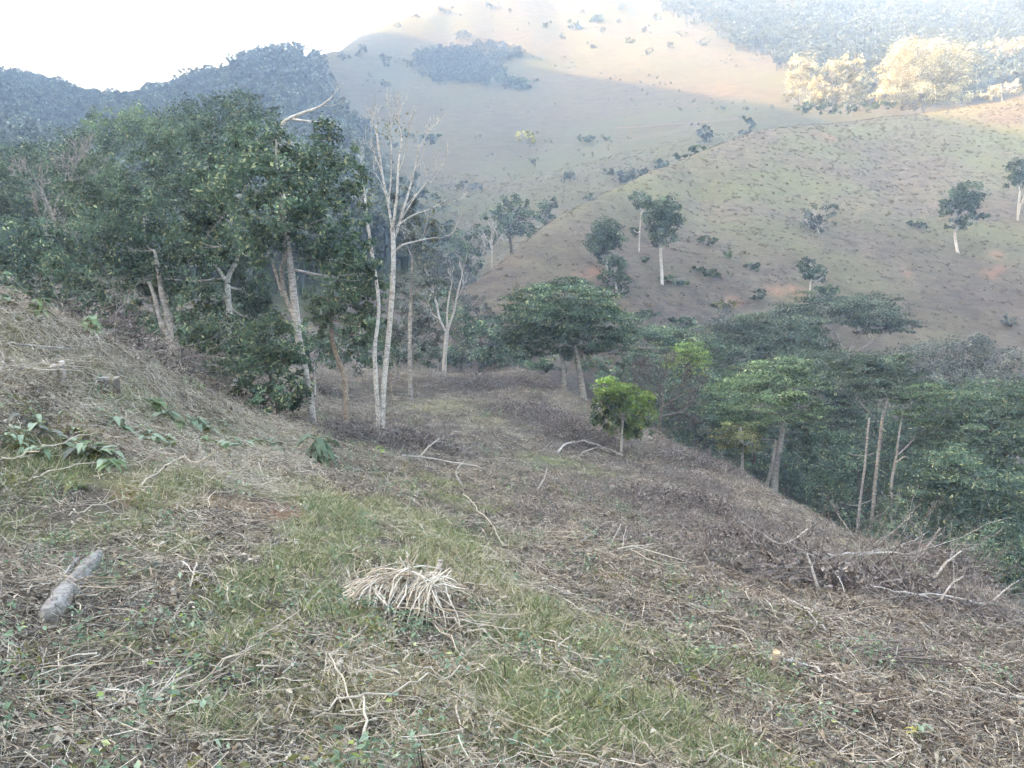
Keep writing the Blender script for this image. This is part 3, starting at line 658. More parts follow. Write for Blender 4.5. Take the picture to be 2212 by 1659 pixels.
tree('forked_tree', 'leafy tree with short white forked trunk above the dark bush', 27.5, [[(505, 740, 8), (497, 690, 8), (490, 640, 7.5), (486, 600, 7), (505, 560, 5), (520, 520, 3)], [(487, 605, 5), (470, 580, 4), (450, 550, 3)]],
     [(410, 575, 80, 55, 0), (480, 540, 70, 50, .6), (360, 520, 65, 55, .8), (430, 640, 70, 40, -.3), (340, 600, 60, 60, .6), (390, 670, 50, 35, 0), (540, 620, 55, 55, 1), (560, 680, 50, 40, 1), (450, 500, 50, 40, 1.3)], L_dark, B_white, l=9.5)
tree('grey_fork_tree', 'tree with grey trunk split in two low down near the left bank', 27.0, [[(378, 748, 13), (366, 700, 11), (348, 640, 8), (338, 590, 6), (330, 540, 4)], [(366, 735, 8), (350, 700, 7), (336, 650, 6), (322, 610, 4)]],
     [(270, 530, 90, 60, 1), (190, 500, 70, 55, 1.8), (310, 470, 80, 55, 1), (230, 600, 80, 45, 1), (300, 640, 60, 35, .5), (150, 580, 70, 50, 2)], L_dark, B_grey, l=9)
tree('round_crown_tree', 'tree with rounded pale green crown in the left stand, level with the grey fork', 36, [], [(230, 390, 70, 50, 0), (300, 420, 60, 45, .5), (180, 430, 60, 50, .6), (250, 440, 80, 50, -.4)], L_mid, B_dark, l=8)
tree('forest_tree', 'leafy tree rising highest behind the leaning tree', 40, [], [(400, 330, 80, 60, 0), (470, 300, 75, 55, 1), (340, 350, 60, 55, -.5), (430, 380, 90, 50, 0), (520, 330, 60, 60, 1), (370, 410, 70, 40, -1)], L_mid, B_dark, l=8, group='trees of the left stand')
tree('forest_tree', 'leafy tree at the left frame edge with two stacked dark crowns', 33, [], [(40, 520, 80, 55, 0), (110, 540, 70, 50, .5), (20, 590, 60, 45, 0), (90, 600, 80, 45, -.5), (170, 650, 60, 35, -.3)], L_dark, B_dark, l=8.5, group='trees of the left stand')
tree('forest_tree', 'pale hazy tree at far left, above the two stacked dark crowns', 46, [], [(40, 440, 80, 45, 0), (110, 420, 70, 45, 1), (10, 400, 50, 40, 0), (150, 460, 60, 40, 0)], L_mid, B_dark, l=7.5, group='trees of the left stand')
tree('forest_tree', 'hazy tree between left hill notch and rounded pale crown', 58, [], [(100, 350, 80, 40, 0), (30, 350, 70, 40, 1), (190, 320, 70, 45, 0), (150, 380, 70, 40, -1)], L_mid, B_dark, l=7, group='trees of the left stand')
tree('forest_tree', 'light green hazy tree poking up below the notch in the hills', 66, [], [(205, 260, 25, 28, 0), (240, 290, 55, 35, 0), (290, 270, 60, 40, 1), (330, 300, 60, 40, 0)], L_bright, B_dark, l=7, group='trees of the left stand')
tree('forest_tree', 'hazy tree just left of the dead white limb', 62, [], [(440, 250, 70, 40, 0), (520, 240, 60, 40, 1), (570, 270, 50, 40, 0), (390, 280, 50, 35, 0)], L_mid, B_dark, l=7, group='trees of the left stand')
tree('understory_tree', 'shaded understory tree with dark foliage below the two stacked crowns', 30, [], [(60, 650, 70, 35, 0), (130, 690, 60, 40, -.4), (200, 690, 60, 40, 0), (260, 680, 50, 40, .5), (20, 620, 50, 30, 0), (290, 710, 45, 40, 0)], L_dark, B_dark, l=9, dens=.9)
bare_tree('bare_tree', 'leafless lilac grey tree amid the left stand', 42, [[(110, 640, 5), (112, 540, 4.5), (118, 470, 4), (125, 430, 3)]],
     [(118, 470, -30, -40, 3, 70), (122, 440, 20, -45, 3, 70), (125, 430, 45, -35, 2.5, 70), (112, 520, -45, -30, 2.5, 70), (114, 500, 45, -30, 2.5, 80), (112, 560, 50, -15, 2.2, 70)], B_grey, 4, .5, .25, n=(3, 5))
bare_tree('dead_limb_tree', 'dead tree with bleached white limb and long side branch above the leaning tree', 37, [[(652, 760, 5), (636, 620, 5), (616, 470, 5), (604, 340, 5), (603, 290, 5), (616, 262, 5), (650, 246, 4.5), (690, 231, 3), (712, 214, 2)], [(628, 256, 3.2), (660, 264, 2.6), (690, 264, 2.4), (724, 269, 2)]],
     [(690, 231, 30, -14, 1.5, 30), (712, 214, 18, -22, 1.2, 30), (700, 228, 25, 4, 1.2, 28)], B_white, 1, .3, .1, tip_px=.6)
tree('olive_tree', 'dull olive tree just right of the white twin stems', 40, [[(885, 740, 5), (888, 640, 4), (890, 560, 3)]], [(885, 500, 42, 45, 0), (920, 570, 42, 45, .5), (890, 610, 45, 40, 0), (925, 500, 28, 35, 1), (870, 440, 28, 40, 1), (940, 620, 30, 25, 0)], L_gray, B_grey, l=7.5, dens=.6)
tree('grey_green_tree', 'dull grey green tree with short grey trunk right of white stems', 47, [[(858, 803, 6), (860, 760, 5.5), (866, 720, 4)]], [(880, 690, 48, 42, 0), (920, 720, 38, 38, .5), (850, 730, 36, 34, -.3), (900, 760, 40, 26, 0), (880, 640, 30, 30, 1)], L_gray, B_grey, l=7)
tree('shrub', 'dark shrub filling the gap behind the bare pale tree', 64, [], [(990, 700, 45, 40, 0), (1040, 730, 45, 38, 1), (1000, 760, 50, 30, -1), (1070, 770, 40, 25, 0), (930, 770, 40, 25, 0), (950, 650, 40, 35, 3)], L_dark, B_dark, l=7, cat='shrub')
tree('shrub', 'rounded grey green shrub under the hill slope left of umbrella tree', 72, [], [(1020, 660, 35, 25, 0), (970, 610, 40, 30, 4), (1060, 690, 30, 22, 0), (1090, 740, 35, 30, 0)], L_gray, B_dark, l=6.5, cat='shrub')
bare_tree('bare_pale_tree', 'small bare pale tree with forked trunk in front of dark shrub', 53, [[(960, 803, 6), (961, 770, 5.5), (964, 735, 5), (966, 712, 4.5)], [(965, 720, 3.5), (950, 690, 3), (944, 660, 2.5), (936, 630, 1.8)], [(966, 715, 3.5), (978, 680, 3), (986, 645, 2.5), (994, 610, 1.8)], [(966, 712, 3), (966, 670, 2.4), (972, 630, 1.8)]],
     [(944, 660, -20, -35, 1.6, 40), (936, 630, -8, -40, 1.4, 35), (986, 645, 25, -30, 1.6, 40), (994, 610, 10, -40, 1.4, 35), (972, 630, 5, -40, 1.4, 35), (950, 690, -35, -15, 1.4, 40)], B_dead, 2, .45, .3, tip_px=.5)
for lab, Yd, lob, lf in [
    ('dark understory shrub behind the leaning trunk', 36, [(620, 740, 60, 45, 0), (560, 700, 60, 50, 1), (680, 760, 50, 40, 0), (520, 760, 60, 40, 1)], L_dark),
    ('dark understory shrub behind the crooked trunk', 42, [(760, 770, 50, 30, 0), (820, 760, 45, 36, 0), (720, 740, 50, 36, 1), (790, 720, 50, 36, 2)], L_dark),
    ('dark understory shrub behind the forked white trunk', 36, [(440, 720, 70, 36, 0), (360, 700, 60, 40, 1), (500, 690, 60, 40, 0)], L_dark),
    ('green shrub row at the back of the spur under the umbrella crown', 66, [(1140, 780, 40, 24, 0), (1190, 790, 36, 20, 0), (1100, 775, 36, 22, 1), (1290, 790, 36, 24, -1), (1330, 800, 34, 26, -2), (1250, 785, 30, 16, 0)], L_mid),
    ('dark shrub between umbrella trunk and sapling', 58, [(1310, 830, 34, 24, 0), (1360, 800, 34, 30, 0), (1400, 840, 36, 30, 0), (1350, 850, 30, 20, 0)], L_dark),
    ('dull shrub at the foot of the dry hill right of the bare pale tree', 74, [(1050, 700, 36, 24, 0), (1080, 760, 40, 24, 0), (1020, 780, 40, 20, -2)], L_gray)]:
    tree('understory_shrub', lab, Yd, [], lob, lf, B_dark, l=8, cat='shrub', limbs=False, group='shrubs of the understory')
# --- the umbrella tree and the sapling on the spur
YU = depth_at(1262, 862, 30)
tree('umbrella_tree', 'broad umbrella shaped green tree with slender grey trunk on the far end of the spur', YU, [[(1264, 864, 8), (1256, 825, 7), (1248, 785, 6.5), (1240, 750, 5), (1228, 715, 3)], [(1218, 835, 6), (1218, 800, 5.5), (1212, 765, 5), (1196, 735, 3)], [(1222, 820, 4), (1236, 780, 3.5), (1240, 750, 2)], [(1246, 780, 4), (1268, 740, 3), (1290, 710, 2)]],
     [(1214, 640, 95, 32, 0), (1147, 662, 61, 35, .5), (1281, 655, 67, 35, -.5), (1214, 685, 106, 37, -1.5), (1113, 705, 50, 35, 0), (1320, 700, 50, 37, .5), (1175, 730, 95, 32, 0), (1276, 735, 78, 30, 0), (1332, 745, 39, 27, 1), (1130, 752, 53, 22, 0), (1214, 615, 61, 17, 1.5), (1197, 700, 89, 37, 2), (1287, 690, 67, 37, 2.5), (1220, 765, 56, 15, 0)], L_dark, B_grey, l=8, style='flat', dens=1.15)
def sapling():
    Y = depth_at(1342, 985, 15); k = px2m(Y); r = np.random.default_rng(5); base = hit(1342, 985, 15)
    o = thing('sapling', 'young sapling with bright yellow green leafy top on the edge of the spur', 'sapling', base)
    m = MB(); top = P(1345, 850, Y) - base
    m.tube(smooth_line([np.array([0, 0, -.2]), P(1343, 930, Y) - base, P(1347, 880, Y) - base, top]), np.linspace(4 * k, 2.2 * k, 10), 6)
    m.tube(smooth_line([P(1343, 955, Y) - base, P(1325, 905, Y) - base, P(1310, 870, Y) - base]), np.linspace(2.4 * k, 1.4 * k, 9), 5)
    obj('trunk', m.mesh('trunk', B_grey, True), o)
    for nm, mat, lob in (('vivid_leaves', L_vivid, [(1322, 832, 36, 24), (1380, 862, 30, 30), (1348, 850, 34, 24)]),  # vivid green at the top, duller green lower down and to the left
                         ('leaves', L_frond, [(1352, 885, 52, 34), (1382, 902, 32, 30), (1318, 870, 34, 28), (1345, 925, 44, 22)]),
                         ('dull_leaves', L_mid, [(1300, 893, 28, 28), (1325, 915, 34, 20), (1385, 930, 26, 18)])):
        lv = MB()
        for lx, ly, rx, ry in lob:
            c = P(lx, ly, Y + r.normal(0, .25)) - base; lobe_leaves(lv, c, np.array([rx, .9 * rx, ry]) * k, 9 * k, int(6.5 * rx * ry / 9), r, 'round')
            q = MB(); pp = smooth_line([P(1345, 905, Y) - base, (P(1345, 890, Y) - base + c) / 2, c]); q.tube(pp, np.linspace(1.6 * k, .6 * k, len(pp)), 4); obj('twig', q.mesh('twig', B_grey, True), o)
        obj(nm, lv.mesh(nm, mat), o)
sapling()
bare_tree('bare_bush', 'leafless grey bush of dense twigs right of the bright sapling', 43, [[(1425, 945, 3), (1428, 900, 2.5), (1432, 860, 2)]],
     [(1428, 915, -18, -40, 2, 55), (1428, 900, 10, -45, 2, 60), (1430, 880, 30, -35, 2, 60), (1432, 870, -25, -40, 2, 55), (1430, 900, 40, -20, 2, 60), (1428, 920, -35, -15, 1.6, 45), (1432, 860, 5, -45, 1.6, 60), (1430, 930, 40, -5, 1.6, 55)], B_dark, 4, .55, .12, cat='bush', n=(3, 5), tip_px=.5)
# --- the ravine on the right
tree('feathery_tree', 'flat topped feathery tree with forked pale limbs at the foot of the dry hill', 78, [[(1830, 830, 6), (1833, 775, 5.5), (1850, 740, 4.5), (1872, 705, 3), (1890, 670, 1.5)], [(1833, 778, 4.5), (1812, 745, 4), (1800, 715, 3)], [(1838, 770, 3.5), (1880, 740, 3), (1910, 715, 2)], [(1800, 800, 3.5), (1806, 760, 3), (1812, 720, 2)]],
     [(1790, 665, 106.4, 23.1, 0), (1870, 655, 89.6, 21.5, 1), (1720, 685, 67.2, 26.4, 0), (1900, 700, 61.6, 24.8, 1), (1840, 680, 100.8, 26.4, -1), (1940, 705, 44.8, 19.8, 0), (1780, 645, 67.2, 19.8, 2)], L_acacia, B_grey, l=7, style='flat', dens=.85)
tree('feathery_tree', 'feathery tree with pale fork left of the larger forked pale limbs', 74, [[(1748, 830, 5), (1748, 770, 4.5), (1744, 730, 3.5), (1735, 700, 2)], [(1746, 760, 3.5), (1728, 735, 3), (1712, 720, 2)]],
     [(1660, 705, 89.6, 29.7, 0), (1730, 710, 61.6, 26.4, 0.5), (1600, 725, 67.2, 29.7, 0), (1680, 735, 89.6, 36.3, -1), (1620, 755, 67.2, 29.7, 0), (1760, 740, 44.8, 26.4, 0), (1700, 770, 78.4, 36.3, -1)], L_acacia, B_grey, l=7, style='flat')
tree('dome_shrub', 'small rounded dome of dark foliage at the foot of the dry hill', 78, [], [(1568, 700, 29.1, 36.3, 0), (1535, 712, 24.6, 23.1, 0)], L_gray, B_dark, l=6, cat='shrub', dens=1.3)
tree('ravine_tree', 'mid green layered tree just right of the umbrella tree', 68, [], [(1400, 740, 50.4, 36.3, 0), (1440, 730, 56, 33, 1), (1500, 735, 61.6, 29.7, 1), (1390, 790, 44.8, 41.3, -1), (1530, 760, 56, 33, 0), (1370, 720, 33.6, 41.3, 2)], L_mid, B_dark, l=7, style='flat', group='trees in the ravine')
tree('bright_cap_tree', 'tree with vivid lime green dome top in the ravine above the bare bush', 60, [], [(1492, 762, 40.3, 26.4, 0), (1482, 790, 47, 36.3, 0)], L_vivid, B_dark, l=6, dens=1.2, style='flat')
tree('ravine_tree', 'dark tree beneath the lime green dome, above the edge of the spur', 57, [[(1530, 1010, 5), (1526, 930, 4), (1520, 860, 3)]], [(1490, 840, 50.4, 49.6, 0), (1520, 890, 50.4, 66.1, -0.5), (1560, 850, 44.8, 57.8, 1), (1480, 910, 33.6, 66.1, 0), (1540, 950, 44.8, 66.1, 0), (1500, 980, 33.6, 66.1, 0.5)], L_dark, B_dark, l=7.5, group='trees in the ravine')
tree('ivy_trunk_tree', 'bright feathery tree with forked pale trunk wrapped thick with dead creeper', 50, [[(1672, 1075, 10), (1676, 1010, 9), (1684, 950, 7.5), (1690, 915, 6), (1694, 890, 5)], [(1692, 905, 5.5), (1674, 870, 5), (1662, 840, 4), (1655, 805, 2.5)], [(1694, 895, 5), (1704, 860, 4), (1708, 820, 3)], [(1654, 1060, 5), (1664, 1000, 4), (1674, 950, 3.5)]],
     [(1600, 845, 78.4, 36.3, 0), (1680, 800, 84, 33, 0.6), (1640, 880, 89.6, 36.3, -0.8), (1735, 880, 50.4, 36.3, 0), (1565, 890, 50.4, 33, 0), (1700, 840, 89.6, 39.6, 0), (1620, 815, 67.2, 29.7, 1), (1760, 910, 31.4, 26.4, -0.3), (1600, 920, 56, 29.7, 0)], L_bright, B_grey, l=7.5, style='flat', dens=1.05)
tree('slim_trunk_tree', 'small olive tree with thin upright trunk left of the creeper covered trunk', 47, [[(1602, 1045, 4), (1602, 990, 3.5), (1600, 950, 3), (1596, 920, 2)]], [(1595, 940, 47, 33, 0), (1625, 955, 33.6, 23.1, 0), (1570, 955, 31.4, 23.1, 0)], L_olive, B_grey, l=7, style='flat', dens=.8)
tree('pale_trunk_tree', 'tree with tall straight pale trunk and thin grey side twigs in the ravine', 47, [[(1876, 1185, 5), (1880, 1110, 4.8), (1885, 1030, 4.5), (1889, 960, 4.2), (1893, 900, 3.8), (1897, 860, 3), (1892, 835, 1.5)], [(1888, 980, 2), (1860, 985, 1.6), (1830, 978, 1.2)], [(1893, 880, 2.4), (1920, 850, 2), (1945, 840, 1.4)], [(1893, 905, 2), (1868, 880, 1.6), (1850, 850, 1.2)], [(1884, 1080, 1.6), (1850, 1095, 1.2), (1815, 1085, .9)]],
     [(1885, 835, 60, 26, -1), (1870, 800, 78.4, 29.7, 0), (1930, 815, 61.6, 26.4, 1), (1900, 780, 67.2, 23.1, 0.5), (1960, 845, 50.4, 24.8, 1)], L_acacia, B_grey, l=7, style='flat', dens=1.3)
tree('pale_trunk_tree', 'tree with broken topped pale trunk right of the tall straight one', 46, [[(1850, 1178, 4), (1854, 1100, 3.5), (1862, 1000, 3), (1870, 900, 2.5)], [(1930, 1160, 4), (1926, 1100, 4), (1928, 1040, 3.8), (1936, 990, 3.2), (1940, 940, 2.5), (1950, 890, 1.5)], [(1936, 985, 2.5), (1958, 965, 2), (1975, 945, 1.4)], [(1934, 1000, 2.5), (1950, 985, 2), (1962, 990, 1.2)], [(1926, 1110, 2.5), (1912, 1080, 2), (1900, 1060, 1.4)]],
     [(1960, 870, 47, 29.7, 0), (2000, 850, 44.8, 26.4, 0), (1985, 900, 33.6, 23.1, 0), (1940, 1070, 33.6, 23.1, 0)], L_bright, B_grey, l=7, style='flat', dens=.8)
tree('ravine_tree', 'yellowish feathery tree between creeper covered trunk and tall straight trunk', 58, [], [(1800, 830, 61.6, 36.3, 0), (1840, 870, 56, 43, 0), (1780, 780, 67.2, 33, 2), (1800, 900, 50.4, 41.3, 0)], L_acacia, B_dark, l=7, style='flat', group='trees in the ravine')
tree('ravine_tree', 'thin grey green scrubby tree at the right foot of the dry hill', 66, [], [(2000, 775, 84, 33, 0), (2090, 765, 89.6, 36.3, 1), (2170, 790, 67.2, 39.6, 0), (2050, 810, 89.6, 36.3, 0), (1950, 770, 56, 29.7, 2), (2130, 830, 78.4, 39.6, 0)], L_gray, B_grey, l=7, dens=.7, group='trees in the ravine')
tree('ravine_tree', 'large grey green tree spreading along the right frame edge', 46, [], [(2060, 880, 84, 49.6, 0), (2150, 870, 84, 52.9, 1), (2195, 930, 56, 57.8, 0), (2110, 930, 89.6, 52.9, -1), (2030, 940, 56, 46.3, 0), (2170, 990, 78.4, 57.8, 0), (2230, 870, 67.2, 66.1, 2)], L_mid, B_dark, l=8.5, style='flat', group='trees in the ravine')
tree('ravine_tree', 'dark tree with tiered leaves low at the right frame edge', 40, [], [(2050, 1010, 72.8, 52.9, 0), (2120, 1060, 78.4, 57.8, -0.5), (2190, 1080, 67.2, 66.1, 0), (2060, 1090, 67.2, 57.8, 0), (2130, 1130, 72.8, 57.8, 0), (2200, 1160, 56, 66.1, 0), (2000, 1060, 44.8, 46.3, 0)], L_dark, B_dark, l=9, style='flat', dens=1.1, group='trees in the ravine')
tree('ravine_tree', 'shadowy tree at the foot of the tall straight trunk', 52, [], [(1960, 1150, 67.2, 66.1, 0), (1890, 1130, 56, 66.1, 2), (1820, 1110, 56, 66.1, 1), (2030, 1180, 67.2, 57.8, 0), (1800, 1050, 56, 66.1, 3), (1960, 1060, 67.2, 66.1, 3), (1860, 1040, 67.2, 74.3, 5)], L_dark, B_dark, l=8, dens=.8, group='trees in the ravine')
tree('ravine_tree', 'shadowy tree behind the creeper covered trunk', 62, [], [(1560, 1000, 56, 66.1, 0), (1620, 1010, 56, 74.3, 0), (1740, 1010, 61.6, 74.3, 0), (1720, 950, 56, 57.8, 2), (1640, 960, 67.2, 66.1, 3), (1760, 1080, 56, 66.1, -3), (1700, 1060, 56, 66.1, 0), (1800, 980, 67.2, 82.6, 4)], L_dark, B_dark, l=7.5, dens=.8, group='trees in the ravine')
tree('ravine_tree', 'dark leafy tree lowest in the right corner of the ravine', 31, [], [(2130, 1200, 67.2, 57.8, 0), (2200, 1230, 56, 57.8, 0), (2070, 1210, 50.4, 46.3, 0.5), (2180, 1180, 67.2, 49.6, 1)], L_dark, B_dark, l=9, group='trees in the ravine')
for lab, Yd, lob, lf in [
    ('shaded tree filling the ravine left of the creeper covered trunk', 66, [(1450, 880, 50, 59, 0), (1500, 930, 50, 59, 2), (1420, 830, 45, 47.2, 4), (1560, 920, 60, 59, 4), (1470, 1000, 50, 59, 0)], L_dark),
    ('dense dark tree behind the tall straight pale trunk', 64, [(1820, 930, 70, 59, 0), (1900, 930, 70, 59, 2), (1980, 960, 70, 59, 0), (1850, 1000, 80, 59, -2), (1940, 1020, 70, 59, 0)], L_dark),
    ('green canopy tree between the pale forks and the bright creeper tree', 68, [(1580, 790, 60, 35.4, 0), (1660, 770, 60, 33, 1), (1740, 800, 70, 35.4, 0), (1820, 790, 60, 33, 2), (1560, 830, 50, 35.4, -2)], L_acacia),
    ('shaded tree behind the large spreading tree at right edge', 62, [(2040, 880, 80, 53.1, 0), (2130, 900, 80, 59, 2), (2200, 960, 70, 70.8, 0), (2080, 980, 80, 59, 0), (2000, 1000, 60, 59, 0), (2180, 1060, 70, 70.8, 0)], L_dark),
    ('leafy tree hiding the lower half of the pale trunks', 48.5, [(1780, 960, 55, 42.5, 0), (1830, 1010, 50, 47.2, 0), (1790, 1060, 50, 42.5, 0), (1730, 990, 40, 40.1, 1), (1960, 960, 50, 37.8, 1), (1990, 1040, 50, 42.5, 0)], L_dark),
    ('leafy tree under the bright creeper tree, left side', 49, [(1550, 940, 40, 37.8, 0), (1590, 990, 40, 40.1, 1), (1630, 930, 40, 33, 1.5), (1730, 930, 40, 35.4, 1)], L_dark),
    ('dark thicket tree below the ravine edge at right', 44, [(1960, 1130, 70, 53.1, 0), (2040, 1130, 70, 53.1, 0), (2110, 1180, 70, 53.1, -2), (2190, 1200, 60, 59, -2), (1900, 1180, 60, 47.2, 0)], L_dark)]:
    tree('ravine_tree', lab, Yd, [], lob, lf, B_dark, l=8, dens=.9, group='trees in the ravine')
# --- trees on the dry hill across the ravine
def hill_tree(name, label, bx, by, trunks, lobes, leaf=L_euc, bark=B_white, l=6.0, dens=2.0, **kw):
    lobes = [(a, b, c * 1.15, d * 1.15, e) for a, b, c, d, e in lobes]
    tree(name, label, depth_at(bx, by, 68), trunks, lobes, leaf, bark, l, dens=dens, group='trees on the dry hill', **kw)
hill_tree('hill_tree', 'tall hill tree with white trunk and full crown, above the umbrella tree', 1431, 615, [[(1431, 617, 4), (1430, 580, 3.8), (1428, 545, 3.4), (1430, 500, 2.5)]], [(1435, 452, 30, 22, 0), (1418, 478, 26, 20, 0), (1448, 478, 24, 20, 0), (1430, 512, 28, 18, 0), (1405, 450, 14, 14, 0)])
hill_tree('hill_tree', 'hill tree with rounded crown and short hidden trunk, leftmost on the dry slope', 1312, 600, [[(1312, 600, 3), (1311, 570, 3), (1309, 540, 2)]], [(1308, 500, 32, 24, 0), (1296, 525, 26, 22, 0), (1325, 520, 22, 22, 0), (1306, 553, 18, 14, 0)])
hill_tree('hill_tree', 'dark stubby hill tree below the rounded leftmost crown', 1330, 632, [[(1332, 634, 3), (1330, 610, 2.5), (1328, 590, 2)]], [(1328, 572, 22, 16, 0), (1322, 598, 24, 18, 0), (1342, 605, 18, 16, 0), (1345, 628, 12, 14, 0)])
hill_tree('hill_tree', 'slender hill tree with small high crown left of the tall white trunk', 1380, 545, [[(1380, 548, 1.6), (1382, 500, 1.5), (1384, 460, 1.2)]], [(1384, 430, 17, 18, 0), (1388, 455, 12, 12, 0), (1372, 500, 10, 6, 0)])
hill_tree('hill_tree', 'hill tree with several crown tufts over a bare white trunk, upper right', 2070, 546, [[(2070, 548, 4), (2071, 515, 3.6), (2074, 480, 3), (2082, 450, 2)]], [(2092, 415, 28, 20, 0), (2080, 435, 26, 16, 0), (2050, 448, 22, 16, 0), (2100, 440, 20, 16, 0), (2112, 468, 20, 9, 0), (2088, 475, 18, 9, 0), (2062, 484, 22, 8, 0)])
hill_tree('hill_tree', 'hill tree with forked white trunk cut by the right frame edge', 2198, 476, [[(2198, 478, 3), (2197, 450, 2.8), (2196, 415, 2.4)], [(2199, 470, 2.4), (2206, 445, 2), (2212, 420, 1.6)]], [(2205, 365, 26, 16, 0), (2195, 388, 24, 14, 0), (2220, 385, 24, 18, 0)])
hill_tree('hill_tree', 'small hill tree with dark crown and white trunk above the feathery tree', 1745, 652, [[(1745, 655, 2.6), (1746, 630, 2.4), (1749, 605, 2)]], [(1750, 572, 22, 12, 0), (1742, 588, 18, 12, 0), (1762, 590, 18, 12, 0), (1772, 602, 10, 8, 0)])
hill_tree('hill_tree', 'thin grey hill tree with loose open crown in mid slope', 1771, 505, [[(1771, 508, 2), (1768, 485, 1.6), (1764, 465, 1.2)]], [(1768, 460, 26, 16, 0), (1742, 478, 18, 14, 0), (1790, 450, 20, 10, 0), (1775, 485, 22, 12, 0)], L_gray, dens=.8)
def hill_bush(label, px, py, rx, ry, leaf=L_euc, y0=68, l=5.5, name='hill_bush', group='bushes on the dry hill'):
    Y = depth_at(px, py + ry, y0)
    q = np.random.default_rng(int(px * 7 + py)); n = int(q.integers(4, 7))
    lob = [(px + q.uniform(-.75, .75) * rx, py + q.uniform(-.55, .6) * ry, q.uniform(.28, .6) * rx, q.uniform(.4, .75) * ry, q.uniform(-.4, .4)) for _ in range(n)]
    tree(name, label, Y, [[(px, py + ry + 2, 1.5), (px + 2, py, 1)]], lob, leaf, B_dark, l, dens=1.7, group=group, cat='bush', limbs=False)
for lab, a, b, c, d, lf in [
    ('bushy green clump beside the small hill tree with dark crown', 1790, 632, 28, 14, L_mid), ('low wide green bush at the foot of the tall white trunk', 1450, 606, 34, 10, L_mid), ('dark low bush right of the tall white hill trunk', 1530, 588, 38, 10, L_euc),
    ('round dark bush beside the orange earth scar', 1645, 638, 22, 12, L_euc), ('dark bush left of the tufted hill tree', 1982, 484, 22, 9, L_euc), ('small dark bush far left on the dry slope', 1372, 498, 12, 7, L_euc), ('faint grey bush at the right frame edge below the forked trunk', 2185, 690, 28, 16, L_gray),
    ('tiny bright green bush in mid slope', 1571, 548, 10, 10, L_bright), ('dark bush under the loose open hill tree', 1620, 575, 26, 9, L_euc), ('bush cluster between tall white trunk and loose open tree', 1520, 520, 30, 9, L_euc), ('dark bush midway under the slender hill tree', 1395, 560, 14, 7, L_euc),
    ('green bush low on the dry slope right of the umbrella tree', 1400, 680, 34, 12, L_mid), ('dark green bush low on the slope above the layered tree', 1470, 690, 36, 14, L_dark), ('dull bush beside the dome of dark foliage', 1620, 690, 30, 12, L_mid), ('low olive bush on the slope above the dome', 1560, 655, 30, 10, L_olive), ('brown green bush at foot of dry hill, far right', 2100, 735, 40, 14, L_gray)]:
    hill_bush(lab, a, b, c, d, lf)
for lab, a, b, c, d, lf in [
    ('dark rounded bush on the ridge line, largest of the ridge bushes', 1490, 332, 34, 15, L_euc), ('pale green bush rising above the largest ridge bush', 1532, 288, 26, 20, L_gray), ('small ridge bush left of the largest', 1432, 353, 20, 10, L_euc), ('feathery ridge bush lowest along the ridge', 1340, 378, 36, 18, L_gray),
    ('round bush standing alone near the top of the ridge', 1622, 262, 18, 15, L_euc), ('small bush on the ridge line between lowest and second ridge bush', 1390, 372, 14, 8, L_euc), ('tiny bush at the lower end of the ridge line', 1270, 425, 12, 8, L_euc), ('low bush beside the lone round ridge bush', 1610, 285, 14, 8, L_gray)]:
    Yr = float(np.interp(a * 1024 / W2, [560, 610, 660, 700, 745, 800], [108, 121, 135, 148, 163, 176]))
    hill_bush(lab, a, b, c, d, lf, Yr, name='ridge_bush', group='bushes along the ridge')
# --- trees in the valley between the hills
tree('valley_tree', 'dark spreading tree in the valley behind the ridge', 128, [[(1105, 545, 4), (1100, 500, 3), (1100, 460, 2)]], [(1105, 440, 34, 18, 0), (1075, 462, 36, 18, 0), (1130, 470, 36, 20, 0), (1095, 490, 48, 24, 0), (1140, 500, 30, 20, 0)], L_dark, B_dark, l=6, group='trees in the valley')
tree('valley_tree', 'smaller dark tree beside the ridge in the valley', 138, [[(1178, 505, 3), (1178, 470, 2)]], [(1175, 455, 28, 18, 0), (1195, 440, 16, 12, 0), (1185, 480, 26, 14, 0)], L_dark, B_dark, l=6, group='trees in the valley')
tree('valley_tree', 'broad grey green tree on the left side of the valley', 122, [[(1010, 590, 3), (1010, 560, 2)]], [(1020, 525, 48, 24, 0), (985, 545, 38, 24, 0), (1050, 500, 30, 16, 0), (1000, 575, 45, 20, 0)], L_mid, B_dark, l=6, group='trees in the valley')
tree('valley_tree', 'dull green tree low in the valley right of the olive tree', 104, [[(950, 660, 3), (950, 620, 2)]], [(965, 590, 36, 26, 0), (935, 560, 26, 26, 0), (1000, 610, 34, 18, 0), (950, 630, 32, 20, 0)], L_gray, B_dark, l=6, group='trees in the valley')
bare_tree('valley_bare_tree', 'small leafless whitish tree in front of the valley trees', 104, [[(1063, 560, 2), (1063, 540, 1.8), (1062, 525, 1.5)]], [(1063, 540, -12, -25, 1.2, 26), (1062, 530, 10, -28, 1.2, 26), (1063, 535, 20, -22, 1.2, 26), (1062, 528, -4, -30, 1.2, 28), (1063, 545, -20, -16, 1.0, 24)], B_dead, 3, .5, .2, tip_px=.5)
def back_bush(label, px, py, rx, ry, leaf, y0=140, name='slope_tree', l=5.5, **kw): hill_bush(label, px, py, rx, ry, leaf, y0, l, name, 'trees on the back hill')
